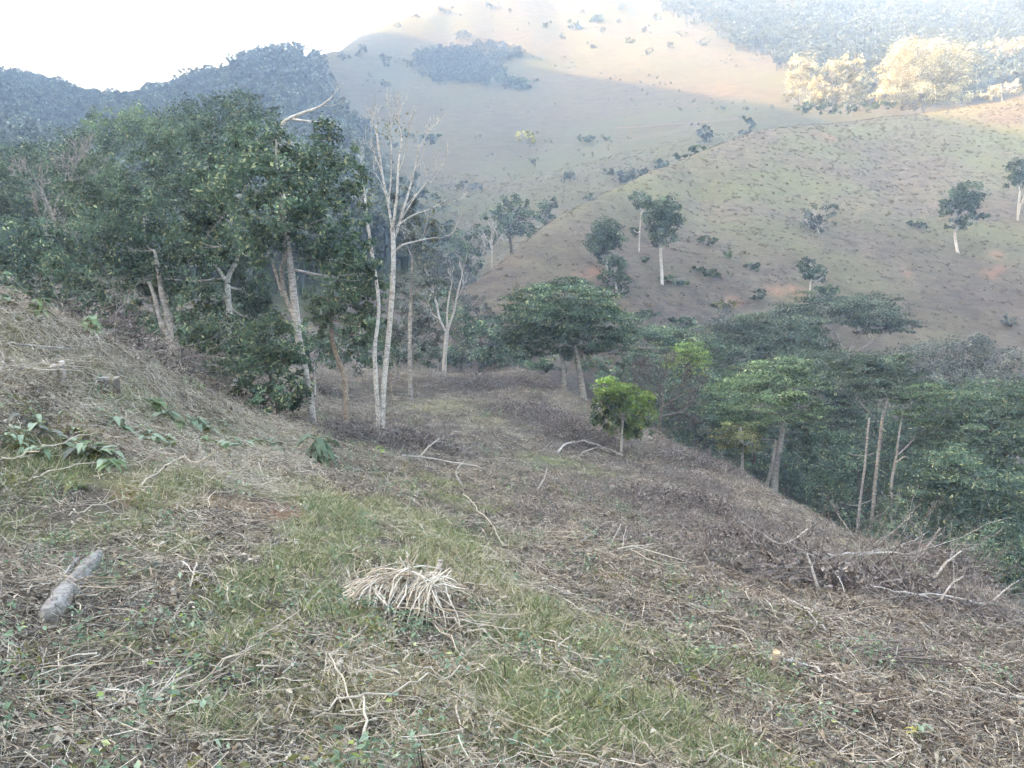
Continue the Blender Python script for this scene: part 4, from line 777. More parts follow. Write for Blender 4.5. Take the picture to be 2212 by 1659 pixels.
for lab, a, b, c, d, lf in [
    ('yellow flowering tree standing alone on the back hill', 1140, 295, 22, 15, L_yel), ('row of dark bushes under the gully on the back hill', 1090, 178, 60, 14, L_mid), ('thin pale tree below the yellow one', 1155, 352, 12, 8, L_gray),
    ('dark bush on the path left of the yellow tree', 930, 300, 36, 12, L_mid), ('low bush right of the yellow tree', 1290, 300, 40, 8, L_mid), ('bush left of the path bush', 885, 290, 14, 8, L_mid), ('lone bush on the left grass slope', 830, 130, 16, 14, L_mid), ('bush high on the left grass slope', 1010 - 180, 180, 14, 8, L_mid), ('tree dot on left skyline slope', 780, 110, 14, 14, L_mid),
    ('dark shrub on the sunlit upper slope', 1290, 40, 20, 10, L_mid), ('shrub beside the sunlit upper slope edge', 1240, 55, 18, 10, L_mid), ('bush in hollow of the lower back hill', 1010, 400, 30, 10, L_gray), ('scrubby bush above the valley trees', 1240, 380, 26, 9, L_gray)]:
    back_bush(lab, a, b, c, d, lf)
# --- sunlit trees on the saddle at the top of the ridge
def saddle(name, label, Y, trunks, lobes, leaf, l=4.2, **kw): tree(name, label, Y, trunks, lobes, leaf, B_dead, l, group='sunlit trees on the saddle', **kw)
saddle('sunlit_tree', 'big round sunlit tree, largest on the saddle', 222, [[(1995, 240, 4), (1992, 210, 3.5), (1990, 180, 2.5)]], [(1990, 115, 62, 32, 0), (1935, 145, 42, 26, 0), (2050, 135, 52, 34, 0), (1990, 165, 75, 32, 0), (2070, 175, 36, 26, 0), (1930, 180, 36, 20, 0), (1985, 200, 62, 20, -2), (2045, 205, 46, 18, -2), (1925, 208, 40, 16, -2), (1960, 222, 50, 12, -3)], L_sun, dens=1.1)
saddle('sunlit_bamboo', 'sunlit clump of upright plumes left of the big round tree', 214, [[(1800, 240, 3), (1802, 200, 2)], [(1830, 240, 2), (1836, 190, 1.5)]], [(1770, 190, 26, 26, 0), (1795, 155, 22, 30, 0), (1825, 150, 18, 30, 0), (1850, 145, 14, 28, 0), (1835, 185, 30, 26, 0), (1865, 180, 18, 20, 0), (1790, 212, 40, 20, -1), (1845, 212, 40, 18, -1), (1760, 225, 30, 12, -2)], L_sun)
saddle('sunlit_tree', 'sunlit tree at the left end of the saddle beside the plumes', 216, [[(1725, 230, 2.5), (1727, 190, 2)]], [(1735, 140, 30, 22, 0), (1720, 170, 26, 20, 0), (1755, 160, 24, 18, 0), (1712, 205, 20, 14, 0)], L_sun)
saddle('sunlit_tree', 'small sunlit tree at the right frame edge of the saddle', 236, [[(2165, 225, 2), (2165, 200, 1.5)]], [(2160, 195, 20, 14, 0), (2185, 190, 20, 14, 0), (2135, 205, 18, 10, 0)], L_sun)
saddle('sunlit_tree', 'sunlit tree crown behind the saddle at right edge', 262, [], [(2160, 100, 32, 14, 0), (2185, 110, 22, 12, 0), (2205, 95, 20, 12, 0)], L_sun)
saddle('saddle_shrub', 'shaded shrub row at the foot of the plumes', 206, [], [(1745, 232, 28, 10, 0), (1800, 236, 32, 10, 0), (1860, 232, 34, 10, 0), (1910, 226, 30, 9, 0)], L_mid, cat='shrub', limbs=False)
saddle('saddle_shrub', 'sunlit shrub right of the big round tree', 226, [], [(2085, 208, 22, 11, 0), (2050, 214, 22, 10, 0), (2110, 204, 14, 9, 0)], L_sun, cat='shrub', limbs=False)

# ------------------------------------------------------------------ ground cover of the clearing
def ribbon(mb, p, d, ln, w, r, bend=.6, seg=3):
    """a grass blade: a tapering bent strip"""
    n = len(p); s = np.linspace(0, 1, seg + 1)
    side = unit(np.cross(d, np.array([0, 0, 1.0])) + 1e-6 + r.normal(0, .3, (n, 3))); flat = d * np.array([1, 1, 0]); 
    V = []
    for q in s:
        c = p + d * (ln * q)[:, None] + (unit(flat + r.normal(0, .02, (n, 3))) * (bend * ln * q * q)[:, None] if True else 0) - np.array([0, 0, 1]) * (bend * .45 * ln * q * q)[:, None]
        ww = (w * (1 - .85 * q))[:, None] * side * .5; V += [c - ww, c + ww]
    V = np.stack(V, 1).reshape(-1, 3); m = 2 * (seg + 1)
    Q = np.concatenate([np.arange(n)[:, None] * m + np.array([2 * i, 2 * i + 1, 2 * i + 3, 2 * i + 2]) for i in range(seg)])
    mb.add(V, Q)
def grass_proto(seed, mat, n=42, rad=.13, h=(.05, .13), w=.006, lean=.5):
    r = np.random.default_rng(seed); mb = MB()
    a = r.uniform(0, 6.28, n); q = rad * np.sqrt(r.uniform(0, 1, n)); p = np.stack([q * np.cos(a), q * np.sin(a), np.full(n, -.01)], -1)
    d = unit(np.stack([r.normal(0, lean, n), r.normal(0, lean, n), np.ones(n)], -1)); ln = r.uniform(*h, n)
    ribbon(mb, p, d, ln, np.full(n, w) * r.uniform(.7, 1.4, n), r, r.uniform(.1, .7, n)); return proto('grass_tuft', mb.mesh('grass_tuft', mat))
def stalk_proto(seed, mat, n=14, rad=.35, ln=(.2, .8), th=(.0022, .0045), hmax=.09, kink=.25, leaves_=0):
    r = np.random.default_rng(seed); mb = MB()
    for q in range(n):
        a = r.uniform(0, 6.28); L = r.uniform(*ln); d = np.array([math.cos(a), math.sin(a), r.normal(.05, .28)])
        c = np.array([*(r.normal(0, rad * .5, 2)), r.uniform(0.005, hmax)]); k = 4
        pts = [c - d * L / 2]
        for s in range(k): d = unit(d + r.normal(0, kink * .5, 3) * np.array([1, 1, .5])); pts.append(pts[-1] + d * L / k)
        pts = np.array(pts); pts[:, 2] = np.maximum(pts[:, 2], .004)
        mb.tube(pts, np.linspace(r.uniform(*th), th[0] * .6, k + 1), 3, cap=False)
    if leaves_:
        p = np.stack([r.normal(0, rad * .55, leaves_), r.normal(0, rad * .55, leaves_), r.uniform(0, hmax, leaves_)], -1)
        mb.leaves(p, np.array([0, 0, 1.]) + r.normal(0, .8, (leaves_, 3)), r.uniform(.02, .065, leaves_), .38, r, fold=.2)
    return proto('stalks', mb.mesh('stalks', mat))
def brush_proto(seed, mat, n=26, rad=.5, h=.35, L=(.3, .9)):
    r = np.random.default_rng(seed); mb = MB()
    for q in range(n):
        p = np.array([*r.normal(0, rad * .5, 2), r.uniform(-.03, h * .5)]); d = unit(np.array([*r.normal(0, 1, 2), r.uniform(-.1, .6)]))
        grow(mb, p, d, r.uniform(*L) * .5, r.uniform(.003, .007), 1, r, .6, .05, (2, 4), .0018, .2)
    lv = 60; p = np.stack([r.normal(0, rad * .5, lv), r.normal(0, rad * .5, lv), r.uniform(0, h * .7, lv)], -1)
    mb.leaves(p, r.normal(size=(lv, 3)), r.uniform(.03, .08, lv), .5, r, fold=.25)
    return proto('brush', mb.mesh('brush', mat))
def weed_proto(seed, mat, n=9):
    r = np.random.default_rng(seed); mb = MB()
    for q in range(n):
        a = r.uniform(0, 6.28); c = np.array([*r.normal(0, .07, 2), 0]); tip = c + np.array([math.cos(a) * .05, math.sin(a) * .05, r.uniform(.05, .16)])
        mb.tube([c, (c + tip) / 2, tip], [.002, .0016, .001], 3, cap=False)
        mb.leaves(tip + r.normal(0, .025, (4, 3)), np.array([0, 0, 1.]) + r.normal(0, .6, (4, 3)), r.uniform(.02, .045, 4), .55, r, fold=.12)
    return proto('weed', mb.mesh('weed', mat))
def clip_near(x, y): return np.hypot(x, y) > 1.6
def spread(name, label, cat, protos, n, r0, r1, seed, prob, smin, smax, power=1.0, lift=0.0, tilt=1.0, half=.70):
    r = np.random.default_rng(seed); x, y = fan(n, r0, r1, r, power, half)
    k = (r.uniform(0, 1, n) < prob(x, y)) & clip_near(x, y); x, y = x[k], y[k]; m = len(x)
    d = np.hypot(x, y); s = r.uniform(smin, smax, m) * np.interp(d, [3, 12, 40, 70], [.85, 1.0, 1.5, 1.9])
    # nothing grows past the edge of the spur into the ravine
    scatter(name, protos, np.stack([x, y, hgt(x, y) + lift], -1), slope_rot(x, y, r, tilt), s, r.integers(0, len(protos), m), label, cat)
def on_slope(x, y):
    c = col_of(x, y) * 1024 / W2
    return y < np.interp(c, [-200, 420, 560, 600, 657, 694, 759, 810, 857, 930, 972, 1024, 1150], [60, 62, 60, 54, 47, 43, 38, 34, 30, 26, 24, 20, 17])
def g_(x, y): return pmask(P_green, x, y)
def y_(x, y): return pmask(P_yel, x, y, seed=33)
def d_(x, y): return pmask(P_dark, x, y, seed=37)
def e_(x, y): return pmask(P_earth, x, y, seed=39)
def leftness(x, y): return 1 - sstep(-1.5, 3.0, x - 0.18 * y)      # the near left half of the clearing
GP = [grass_proto(300 + q, M_grass, 34, .13, (.06, .17), .008, .4) for q in range(5)]; YP = [grass_proto(320 + q, M_grassy, 34, .14, (.04, .12), .007, .45) for q in range(4)]
SP_ = [stalk_proto(340 + q, M_straw, 13, .3, (.08, .38), (.0018, .0036), .09, .55, 8) for q in range(6)]
PP = [stalk_proto(360 + q, M_pale, 6, .4, (.10, .36), (.0016, .0034), .12, .6, 3) for q in range(5)]
LP = [stalk_proto(380 + q, M_litter, 20, .26, (.06, .3), (.002, .004), .05, .4, 34) for q in range(6)]
BP = [brush_proto(400 + q, M_brush) for q in range(6)]
WPD = [weed_proto(420 + q, L_broad) for q in range(4)] + [weed_proto(426, L_olive), weed_proto(427, L_under)]
G0 = lambda x, y: on_slope(x, y)
def curl_proto(seed, mat, n=26, rad=.17):
    """shrivelled leaves and stubs standing up out of the litter"""
    r = np.random.default_rng(seed); mb = MB(); a = r.uniform(0, 6.28, n); q = rad * np.sqrt(r.uniform(0, 1, n)); p = np.stack([q * np.cos(a), q * np.sin(a), np.full(n, -.01)], -1)
    d = unit(np.stack([r.normal(0, .9, n), r.normal(0, .9, n), r.uniform(.3, 1, n)], -1)); ribbon(mb, p, d, r.uniform(.05, .2, n), r.uniform(.007, .02, n), r, r.uniform(-.2, 1.1, n)); return proto('curl', mb.mesh('curl', mat))
TUF = [grass_proto(460 + q, M_stub, 26, .15, (.05, .18), .008, .75) for q in range(4)] + [curl_proto(466 + q, M_stub) for q in range(2)] + [curl_proto(470 + q, M_stubd) for q in range(6)]
spread('stubble', 'dry stubble and shrivelled leaves standing in the mown slope', 'stubble', TUF, 22000, 1.8, 60, 48, lambda x, y: G0(x, y) * np.clip(.62 - .45 * g_(x, y) - .25 * y_(x, y) - .3 * (d_(x, y) > .5) * (y > 14) + .25 * (vnoise(x / .7, y / .7, 88) - .5), .05, 1), .7, 1.35)
spread('grass', 'short green grass regrowing in patches across the clearing', 'grass', GP, 24000, 1.9, 58, 41, lambda x, y: G0(x, y) * np.clip(g_(x, y) * .95 + .05 * (vnoise(x / 1.1, y / 1.1, 91) > .62) * (y < 16) - .5 * d_(x, y) - .9 * (streak(x, y, 131) > .52), 0, 1), .8, 1.5)
spread('yellow_grass', 'yellowed short grass on the mown slope', 'grass', YP, 20000, 1.9, 58, 42, lambda x, y: G0(x, y) * np.clip(y_(x, y) * .8 + .09 * (vnoise(x / 1.6, y / 1.6, 92) > .5) - .5 * d_(x, y) - .4 * (streak(x, y, 131, .4) > .6), 0, 1), .8, 1.5)
spread('straw', 'dry cut straw strewn over the slope', 'straw', SP_, 4200, 1.8, 60, 43, lambda x, y: G0(x, y) * np.clip(.22 + .40 * leftness(x, y) + .3 * (vnoise(x / 2.3, y / 2.3, 93) - .4) - .25 * d_(x, y) - .3 * g_(x, y), .05, 1), .7, 1.35, lift=.01)
spread('pale_stalks', 'pale bleached grass stalks lying loose on the slope', 'straw', PP, 1500, 1.8, 40, 44, lambda x, y: G0(x, y) * (.45 + .55 * sstep(4, 8, np.hypot(x, y))) * np.clip(.05 + .35 * leftness(x, y) + .3 * (vnoise(x / 1.3, y / 1.3, 94) - .5), .03, 1), .7, 1.4, lift=.03)
spread('leaf_litter', 'brown dead leaves and twig bits covering the soil', 'litter', LP, 8000, 1.8, 62, 45, lambda x, y: G0(x, y) * np.clip(.75 - .6 * g_(x, y) - .45 * y_(x, y), .06, 1), .8, 1.5)
spread('brushwood', 'dried purple brown brushwood spread over the spur', 'brushwood', BP, 2400, 12, 60, 46, lambda x, y: G0(x, y) * np.clip(d_(x, y) * .85 + .08 * (x > -.12 * y) * (vnoise(x / 2.5, y / 2.5, 95) > .55), 0, 1), .55, 1.05)
spread('weeds', 'small leafy weeds sprouting among the litter', 'weeds', WPD, 4000, 1.9, 45, 47, lambda x, y: G0(x, y) * np.clip(.12 + .5 * (vnoise(x / 1.2, y / 1.2, 96) - .5) + .25 * leftness(x, y) * (vnoise(x / .8, y / .8, 97) > .6), 0, 1), .7, 1.5)
def bank_(x, y): c = col_of(x, y) * 1024 / W2; return (c < 300) * (c > -160) * (y > 7.5) * (y < np.interp(c, [0, 60, 120, 180, 240, 300], [13.2, 14, 15.2, 17, 19, 21.5]))
spread('bank_straw', 'pale cut straw covering the bank on the left', 'straw', SP_ + PP + PP + [grass_proto(480 + q, M_tus, 26, .15, (.05, .18), .008, .8) for q in range(4)], 26000, 7.5, 22, 49, lambda x, y: bank_(x, y) * sstep(8, 12, y + 1.5 * fbm(x / 1.5, y / 1.5, 86, 2)) * np.clip(.42 + .7 * (vnoise(x / 1.4, y / 1.4, 87) - .45), .04, 1), .8, 1.4, lift=.02)
spread('matted_brush', 'dark matted dead leaves and twigs on the right slope', 'litter', [q for q in TUF[6:]] + LP[:3], 5000, 4, 50, 50, lambda x, y: G0(x, y) * (x > .05 * y) * np.clip(sstep(.52, .66, streak(x, y, 141, .5)) * .8 + .5 * d_(x, y), 0, 1), .7, 1.2)
# the hills: dry tussocks
TP = [grass_proto(440 + q, M_tus, 26, .42, (.25, .6), .10, .7) for q in range(4)] + [grass_proto(446 + q, M_tusd, 24, .42, (.2, .55), .11, .7) for q in range(4)]
def tussocks(name, label, n, y0, y1, c0, c1, seed, keep, s0, s1, dark):
    r = np.random.default_rng(seed); Y = np.sqrt(r.uniform(y0 ** 2, y1 ** 2, n)); c = r.uniform(c0, c1, n) * W2 / 1024; x = (c - W2 / 2) / FPX * Y
    z = hgt(x, Y); k = keep(x, Y, z, c * 1024 / W2, r); x, Y, z = x[k], Y[k], z[k]; m = len(x)
    dk = r.uniform(0, 1, m) < dark(x, Y, z); idx = np.where(dk, r.integers(4, 8, m), r.integers(0, 4, m))
    scatter(name, TP, np.stack([x, Y, z - .03], -1), slope_rot(x, Y, r, .7), r.uniform(s0, s1, m), idx, label, 'grass')
def k_right(x, y, z, c, r):
    b2 = np.interp(c, [420, 465, 560, 610, 660, 700, 745, 800, 860, 900, 960, 1024, 1200], [85, 92, 112, 124, 138, 152, 168, 180, 192, 200, 208, 216, 230])
    b1 = np.interp(c, [420, 560, 700, 1024, 1200], [72, 72, 70, 70, 70]); return (y < b2) & (y > b1)
tussocks('hill_grass', 'dry grass tussocks covering the hill across the ravine', 13000, 66, 225, 430, 1130, 51, k_right, .25, .85, lambda x, y, z: np.clip(.75 - sstep(-4, 22, z + 5 * fbm(x / 14, y / 14, 51, 3)) * .55 + .5 * fbm(x / 5, y / 5, 99, 2), .1, .95))
tussocks('back_hill_grass', 'pale grass tussocks on the back hill', 12000, 110, 430, 330, 860, 52, lambda x, y, z, c, r: ~k_right(x, y, z, c, r) & (y < 230) & (y > np.interp(c, [330, 465, 560, 660, 745, 860], [100, 105, 128, 158, 192, 220]))  , .6, 1.2, lambda x, y, z: np.clip(.0 + .4 * fbm(x / 20, y / 20, 98, 3), .03, .9))

# ------------------------------------------------------------------ countable things lying on the clearing
def lay(px_list, lift=0.03, y0=1.3):
    out = []; Y0 = None
    for i, (a, b) in enumerate(px_list):
        h = hit(a, b, y0)
        if Y0 is not None and not (0.72 < h[1] / Y0 < 1.3): h = P(a, b, Y0); h[2] = max(h[2], hgt(h[0], h[1]))
        elif not isinstance(lift, (list, tuple)): h = h + np.array([0, 0, lift])
        elif i and lift[i] > .1: h = P(a, b, Y0); h[2] = max(h[2], hgt(h[0], h[1]) + .02)
        else: h = h + np.array([0, 0, lift[i]])
        Y0 = h[1]; out.append(h)
    return out
def branch_thing(label, px_list, rpx, mat=B_dead, twigs=0, lift=.04, name='fallen_branch', group='branches lying on the clearing', cat='branch', tl=.35, tup=.2):
    SEED[0] += 1; r = np.random.default_rng(SEED[0]); p = lay(px_list, lift)
    far_ = .20 if (p[0][1] > 10 and px_list[0][0] > 1400) else (.1 if p[0][1] > 10 else .03)
    p = [q + np.array([0, 0, far_]) for q in p]; base = p[0].copy(); k = px2m(np.mean([q[1] for q in p]))
    ln = smooth_line([q - base for q in p]); ln[1:-1] += r.normal(0, .022 if p[0][1] < 10 else .009, ln[1:-1].shape) * np.linalg.norm(ln[-1] - ln[0]) * .6
    base2 = base.copy(); base2[2] -= .04; rads = [q * (1.0 if p[0][1] > 10 else .9) for q in (rpx if isinstance(rpx, (list, tuple)) else [rpx, rpx * .55])]
    o = thing(name, label, cat, base, group); mb = MB()
    rl = np.interp(np.linspace(0, 1, len(ln)), np.linspace(0, 1, len(rads)), rads) * k; mb.tube(ln, rl, 7, wob=.12, r_=r); obj('stem', mb.mesh('stem', mat, True), o)
    for q in range(twigs):
        j = r.integers(len(ln) // 3, len(ln)); t = unit(ln[-1] - ln[0]); m = MB()
        grow(m, ln[j], unit(t * .7 + r.normal(0, .5, 3) + np.array([0, 0, tup])), tl * np.linalg.norm(ln[-1] - ln[0]) * r.uniform(.6, 1.2), max(rl[j] * .38, .002), 2, r, .45, .1, (2, 4), .0016, .2)
        obj('twig', m.mesh('twig', mat, True), o)
    return o
for a in [
    ('long straight pale branch lying level below the right edge of the spur', [(1757, 1216), (1830, 1222), (1950, 1222), (2055, 1219)], [3.2, 2.6, 1.5], B_dead, 2),
    ('thick bleached branch stub propped upright in the purple brush', [(1766, 1308), (1754, 1268), (1742, 1230)], [3.4, 3.0, 2.2], B_dead, 3, [0.02, .22, .5]),
    ('thin whip reaching up left from the upright bleached stub', [(1742, 1232), (1690, 1200), (1640, 1175), (1585, 1142)], [1.6, 1.2, .6], B_dead, 1, [.5, .3, .22, .1]),
    ('thin arched whip reaching down right from the bleached stub', [(1760, 1258), (1795, 1285), (1822, 1322)], [1.4, .8], B_dead, 0, [.25, .22, .05]),
    ('long pale branch on the lower right slope, thick end to the right', [(2146, 1336), (2060, 1326), (1960, 1316), (1885, 1306)], [3.2, 2.4, 1.2], B_dead, 2),
    ('short thick cut branch pointing up right among dead twigs', [(2016, 1277), (2042, 1240), (2075, 1215)], [3.4, 2.6, 1.2], B_dead, 3, [.02, .2, .4]),
    ('forked pale branch between the short cut branch and the long one', [(2030, 1332), (2052, 1295), (2080, 1275)], [2.4, 1.8, .9], B_dead, 3, [.02, .2, .3]),
    ('thick pale branch beside the orange cut stump', [(1692, 1446), (1740, 1452), (1790, 1476), (1850, 1512)], [4.2, 3.8, 2.4, 1.2], B_dead, 1),
    ('slender branch curving down the right slope above the stump', [(1700, 1305), (1760, 1350), (1800, 1390), (1840, 1425)], [2.0, 1.6, .8], B_dead, 2),
    ('long weathered pole at the lower right frame edge', [(2005, 1488), (2090, 1503), (2160, 1516), (2215, 1530)], [2.6, 2.4, 2.2], B_grey, 0),
    ('thin pole lying above the weathered pole at the right frame edge', [(2000, 1505), (2080, 1530), (2160, 1540)], [2.0, 1.2], B_grey, 1),
    ('long fine stick running down to the right frame edge', [(1985, 1400), (2050, 1440), (2120, 1485), (2205, 1530)], [1.6, 1.5, 1.0], M_pale, 0),
    ('dark stick along the lowest dark furrow at bottom right', [(1700, 1530), (1800, 1590), (1900, 1635), (1960, 1655)], [1.6, 1.6, 1.2], B_dark, 0),
    ('leaning twiggy branch standing at the ravine edge, tallest there', [(1990, 1225), (2010, 1190), (2030, 1160)], [2.2, 1.6, .8], B_grey, 4, [.02, .35, .75]),
    ('twiggy dead branch sticking up at the ravine edge beside the pale trunks', [(1895, 1195), (1930, 1165), (1970, 1130)], [2.4, 1.6, .8], B_grey, 5, [.02, .3, .8]),
    ('fan of dead twigs on the skyline of the spur left of the pale trunks', [(1835, 1165), (1812, 1130), (1795, 1100)], [1.8, 1.4, .8], B_grey, 5, [.02, .3, .6]),
    ('twiggy dead branch at the far right end of the ravine edge', [(2140, 1330), (2170, 1300), (2200, 1280)], [2.2, 1.6, .8], B_dead, 4, [.02, .2, .4]),
    ('thin upright twig bundle in the middle of the right slope', [(2020, 1400), (2030, 1360), (2040, 1320)], [1.4, 1.0, .6], B_grey, 4, [.02, .2, .4]),
    ('bent grey branch on the spur left of the sapling', [(1205, 985), (1228, 965), (1262, 962), (1300, 972), (1345, 990)], [2.2, 2.2, 2.0, 1.2], B_dead, 2),
    ('pale forked stick below the bent grey branch', [(1258, 985), (1290, 975), (1320, 985)], [1.6, 1.0], B_dead, 1),
    ('broken pale stick leaning below the white twin stems', [(1000, 1065), (985, 1030), (1010, 1000)], [2.0, 1.6, 1.0], B_dead, 1, [.03, .2, .4]),
    ('long crossed stick right below the white twin stems', [(870, 995), (920, 1000), (980, 1010), (1040, 1022)], [2.0, 1.8, 1.0], B_dead, 1),
    ('stick slanting up beside the dark hollow under the white stems', [(905, 1000), (925, 975), (950, 955)], [1.8, 1.2], B_dead, 2, [.03, .15, .3]),
    ('short pale stick in the centre of the spur', [(1160, 1070), (1175, 1045), (1182, 1020)], [1.6, 1.2], B_dead, 0, [.02, .12, .25]),
    ('thin straight stick above the straw tussock pointing up right', [(1255, 1190), (1300, 1160), (1330, 1140)], [1.6, 1.0], B_grey, 0, [.02, .1, .2]),
    ('long thin stalk over the centre slope, right of the yellow grass band', [(1000, 1085), (1050, 1140), (1095, 1205)], [1.2, 1.1, .6], M_pale, 0),
    ('white branch lying left of the small stumps on the bank', [(20, 762), (70, 768), (120, 771), (168, 773)], [2.0, 2.0, 1.6], B_dead, 0),
    ('long arched pale stalk over the cut leafy stems', [(0, 1020), (60, 985), (130, 962), (210, 955)], [1.6, 1.5, 1.0], M_pale, 0, [.1, .18, .2, .1]),
    ('pale stalk slanting across below the cut leafy stems', [(305, 1060), (380, 1020), (440, 1000), (480, 955)], [2.0, 1.8, 1.4], M_pale, 0, [.02, .1, .12, .2]),
    ('pair of pale stalks near the left edge under the leafy stems', [(30, 1065), (90, 1040), (150, 1020), (215, 1010)], [1.8, 1.4], M_pale, 0),
    ('kinked pale stem standing bent above the old log', [(150, 1130), (200, 1110), (300, 1085)], [1.4, 1.2], M_pale, 0),
    ('forked twig standing beside the green grass right of the old log', [(498, 1320), (490, 1290), (505, 1262), (500, 1235)], [2.2, 2.0, 1.4], M_pale, 1, [.02, .06, .12, .2]),
    ('angled stick above the old log pointing up right', [(330, 1265), (345, 1225), (400, 1190), (450, 1160)], [1.8, 1.6, 1.2], M_straw, 1),
    ('pale split stem leaning toward the green grass', [(410, 1290), (422, 1250), (430, 1215), (415, 1190)], [2.2, 1.8, 1.4], M_pale, 1, [.02, .08, .14, .2]),
    ('long dark stick crossing in front of the old log', [(60, 1400), (170, 1375), (270, 1350), (400, 1310)], [2.2, 2.0, 1.4], B_dark, 0, [.03, .1, .1, .05]),
    ('thick dry stalk along the bottom left, reaching to the frame edge', [(240, 1655), (330, 1590), (420, 1520), (560, 1440)], [4.0, 3.4, 2.6, 1.6], M_straw, 0, [.03, .05, .06, .08]),
    ('long thin stalk slanting up right from the bottom left', [(360, 1530), (440, 1480), (540, 1400), (650, 1330)], [1.6, 1.4, .9], M_pale, 0, [.04, .12, .15, .1]),
    ('bent dry stalk hooked over at the bottom left', [(350, 1590), (400, 1500), (470, 1450), (560, 1440)], [1.8, 1.6, 1.2], M_pale, 0, [.03, .1, .2, .1]),
    ('upright pale straw standing in the bottom centre grass', [(772, 1570), (745, 1520), (718, 1470), (722, 1425)], [2.4, 2.2, 2.0, 1.6], M_pale, 0, [.03, .06, .1, .2]),
    ('long curved stalk arching over the bottom centre grass', [(700, 1560), (800, 1545), (900, 1530), (1000, 1500), (1060, 1470)], [2.6, 2.4, 2.0, 1.0], M_pale, 1, [.03, .08, .1, .1, .04]),
    ('brown stalk lying under the curved stalk at bottom centre', [(680, 1582), (800, 1570), (900, 1562), (980, 1556)], [2.6, 2.2, 1.4], M_straw, 0),
    ('kinked upright stem in front of the bottom centre dark soil', [(1000, 1610), (985, 1570), (990, 1520), (995, 1490)], [2.2, 2.0, 1.4], M_pale, 1, [.03, .06, .12, .2]),
    ('pale stem pair curling at the very bottom centre', [(765, 1650), (790, 1600), (785, 1560), (780, 1545)], [4.0, 3.4, 2.0], M_pale, 1, [.02, .06, .1, .12]),
    ('single thin stalk upright left of the straw tussock', [(600, 1475), (612, 1420), (618, 1390)], [1.4, 1.1, .8], M_pale, 0, [.02, .12, .24]),
    ('grey twig standing in the green patch under the white stems stump', [(450, 1110), (470, 1080), (560, 1062)], [1.4, 1.0], M_pale, 0),
    ('pair of dry stalks running down right from the straw tussock', [(960, 1380), (1060, 1410), (1150, 1450), (1260, 1490), (1330, 1530)], [2.0, 1.8, 1.6, 1.0], M_pale, 1, [.12, .06, .05, .05, .04]),
    ('thin dry stalk under the pair running from the straw tussock', [(940, 1390), (1000, 1440), (1080, 1490), (1180, 1540)], [1.6, 1.4, .9], M_pale, 0, [.1, .05, .05, .04]),
    ('fine stalk far right of the straw tussock, across dry grass', [(1430, 1270), (1560, 1360), (1680, 1450), (1790, 1500)], [1.2, 1.1, .7], M_pale, 0),
    ]: branch_thing(*a)

def tussock():
    """the heap of bleached cut stalks in front: a bent-over clump with a dark hollow under it"""
    r = np.random.default_rng(77); c = hit(868, 1345)
    o = thing('straw_tussock', 'big tussock of bleached cut grass stalks bent over like a nest', 'tussock', c)
    crown = [np.array([-.17, .06, .22]), np.array([.02, .10, .27]), np.array([.18, .05, .22])]
    for nm, cnt, kind in (('arched_stalks', 70, 0), ('hanging_stalks', 130, 1), ('loose_stalks', 60, 2), ('stubs', 22, 3)):
        m = MB()
        for q in range(cnt):
            k0 = crown[r.integers(0, 3)] + r.normal(0, .035, 3); s = np.linspace(0, 1, 7)[:, None]
            if kind == 0:                        # bundles leaning across the crest
                d = unit(np.array([1.0, r.normal(0, .5), r.normal(.12, .22)])) * r.uniform(.16, .36); pts = k0 + d * (s - .5) * 1.2 - np.array([0, 0, .22]) * (s - .5) ** 2
            elif kind == 1:                      # stalks bent over and falling to the ground all round, most to the front left
                a = r.normal(-2.2, .9); L = r.uniform(.10, .34); out = np.array([math.cos(a), math.sin(a), 0]) * L
                pts = k0 + out * s ** .8 + np.array([0, 0, 1]) * (-(k0[2] + .01) * s ** r.uniform(1.2, 2.6)); pts = pts + r.normal(0, .01, 3) * np.sin(s * 6)
            elif kind == 2:                      # long stalks shed around
                a = r.uniform(-1.2, .5) + (math.pi if r.uniform() < .45 else 0); L = r.uniform(.2, .6); p0 = np.array([r.normal(0, .16), r.normal(-.05, .08), r.uniform(.03, .16)])
                pts = p0 + np.array([math.cos(a), math.sin(a) * .7, -.12]) * L * s + r.normal(0, .03, 3) * np.sin(s * 3.1)
            else:                                # a few stubs poking up
                pts = k0 + unit(np.array([r.normal(.3, .6), r.normal(0, .4), 1.0])) * r.uniform(.06, .16) * s
            pts = (pts + r.normal(0, .0035, pts.shape)) * np.array([1.2, 1.15, 1.2]); wz = c + pts; g = hgt(wz[:, 0], wz[:, 1]) + .006 - c[2]; pts[:, 2] = np.maximum(pts[:, 2], g)
            w = r.uniform(.0025, .0068); m.tube(pts, [w, w * .95, w * .6], 4, cap=False)
        obj(nm, m.mesh(nm, M_bleach if kind != 2 else M_straw, True), o)['kind'] = 'stuff'
    lv = MB(); n = 260; p = np.stack([r.normal(0, .24, n), r.normal(0, .13, n), r.uniform(.0, .16, n)], -1); lv.leaves(p, r.normal(size=(n, 3)), r.uniform(.03, .10, n), .35, r, fold=.2); obj('dead_leaves', lv.mesh('dead_leaves', M_litter), o)['kind'] = 'stuff'
tussock()
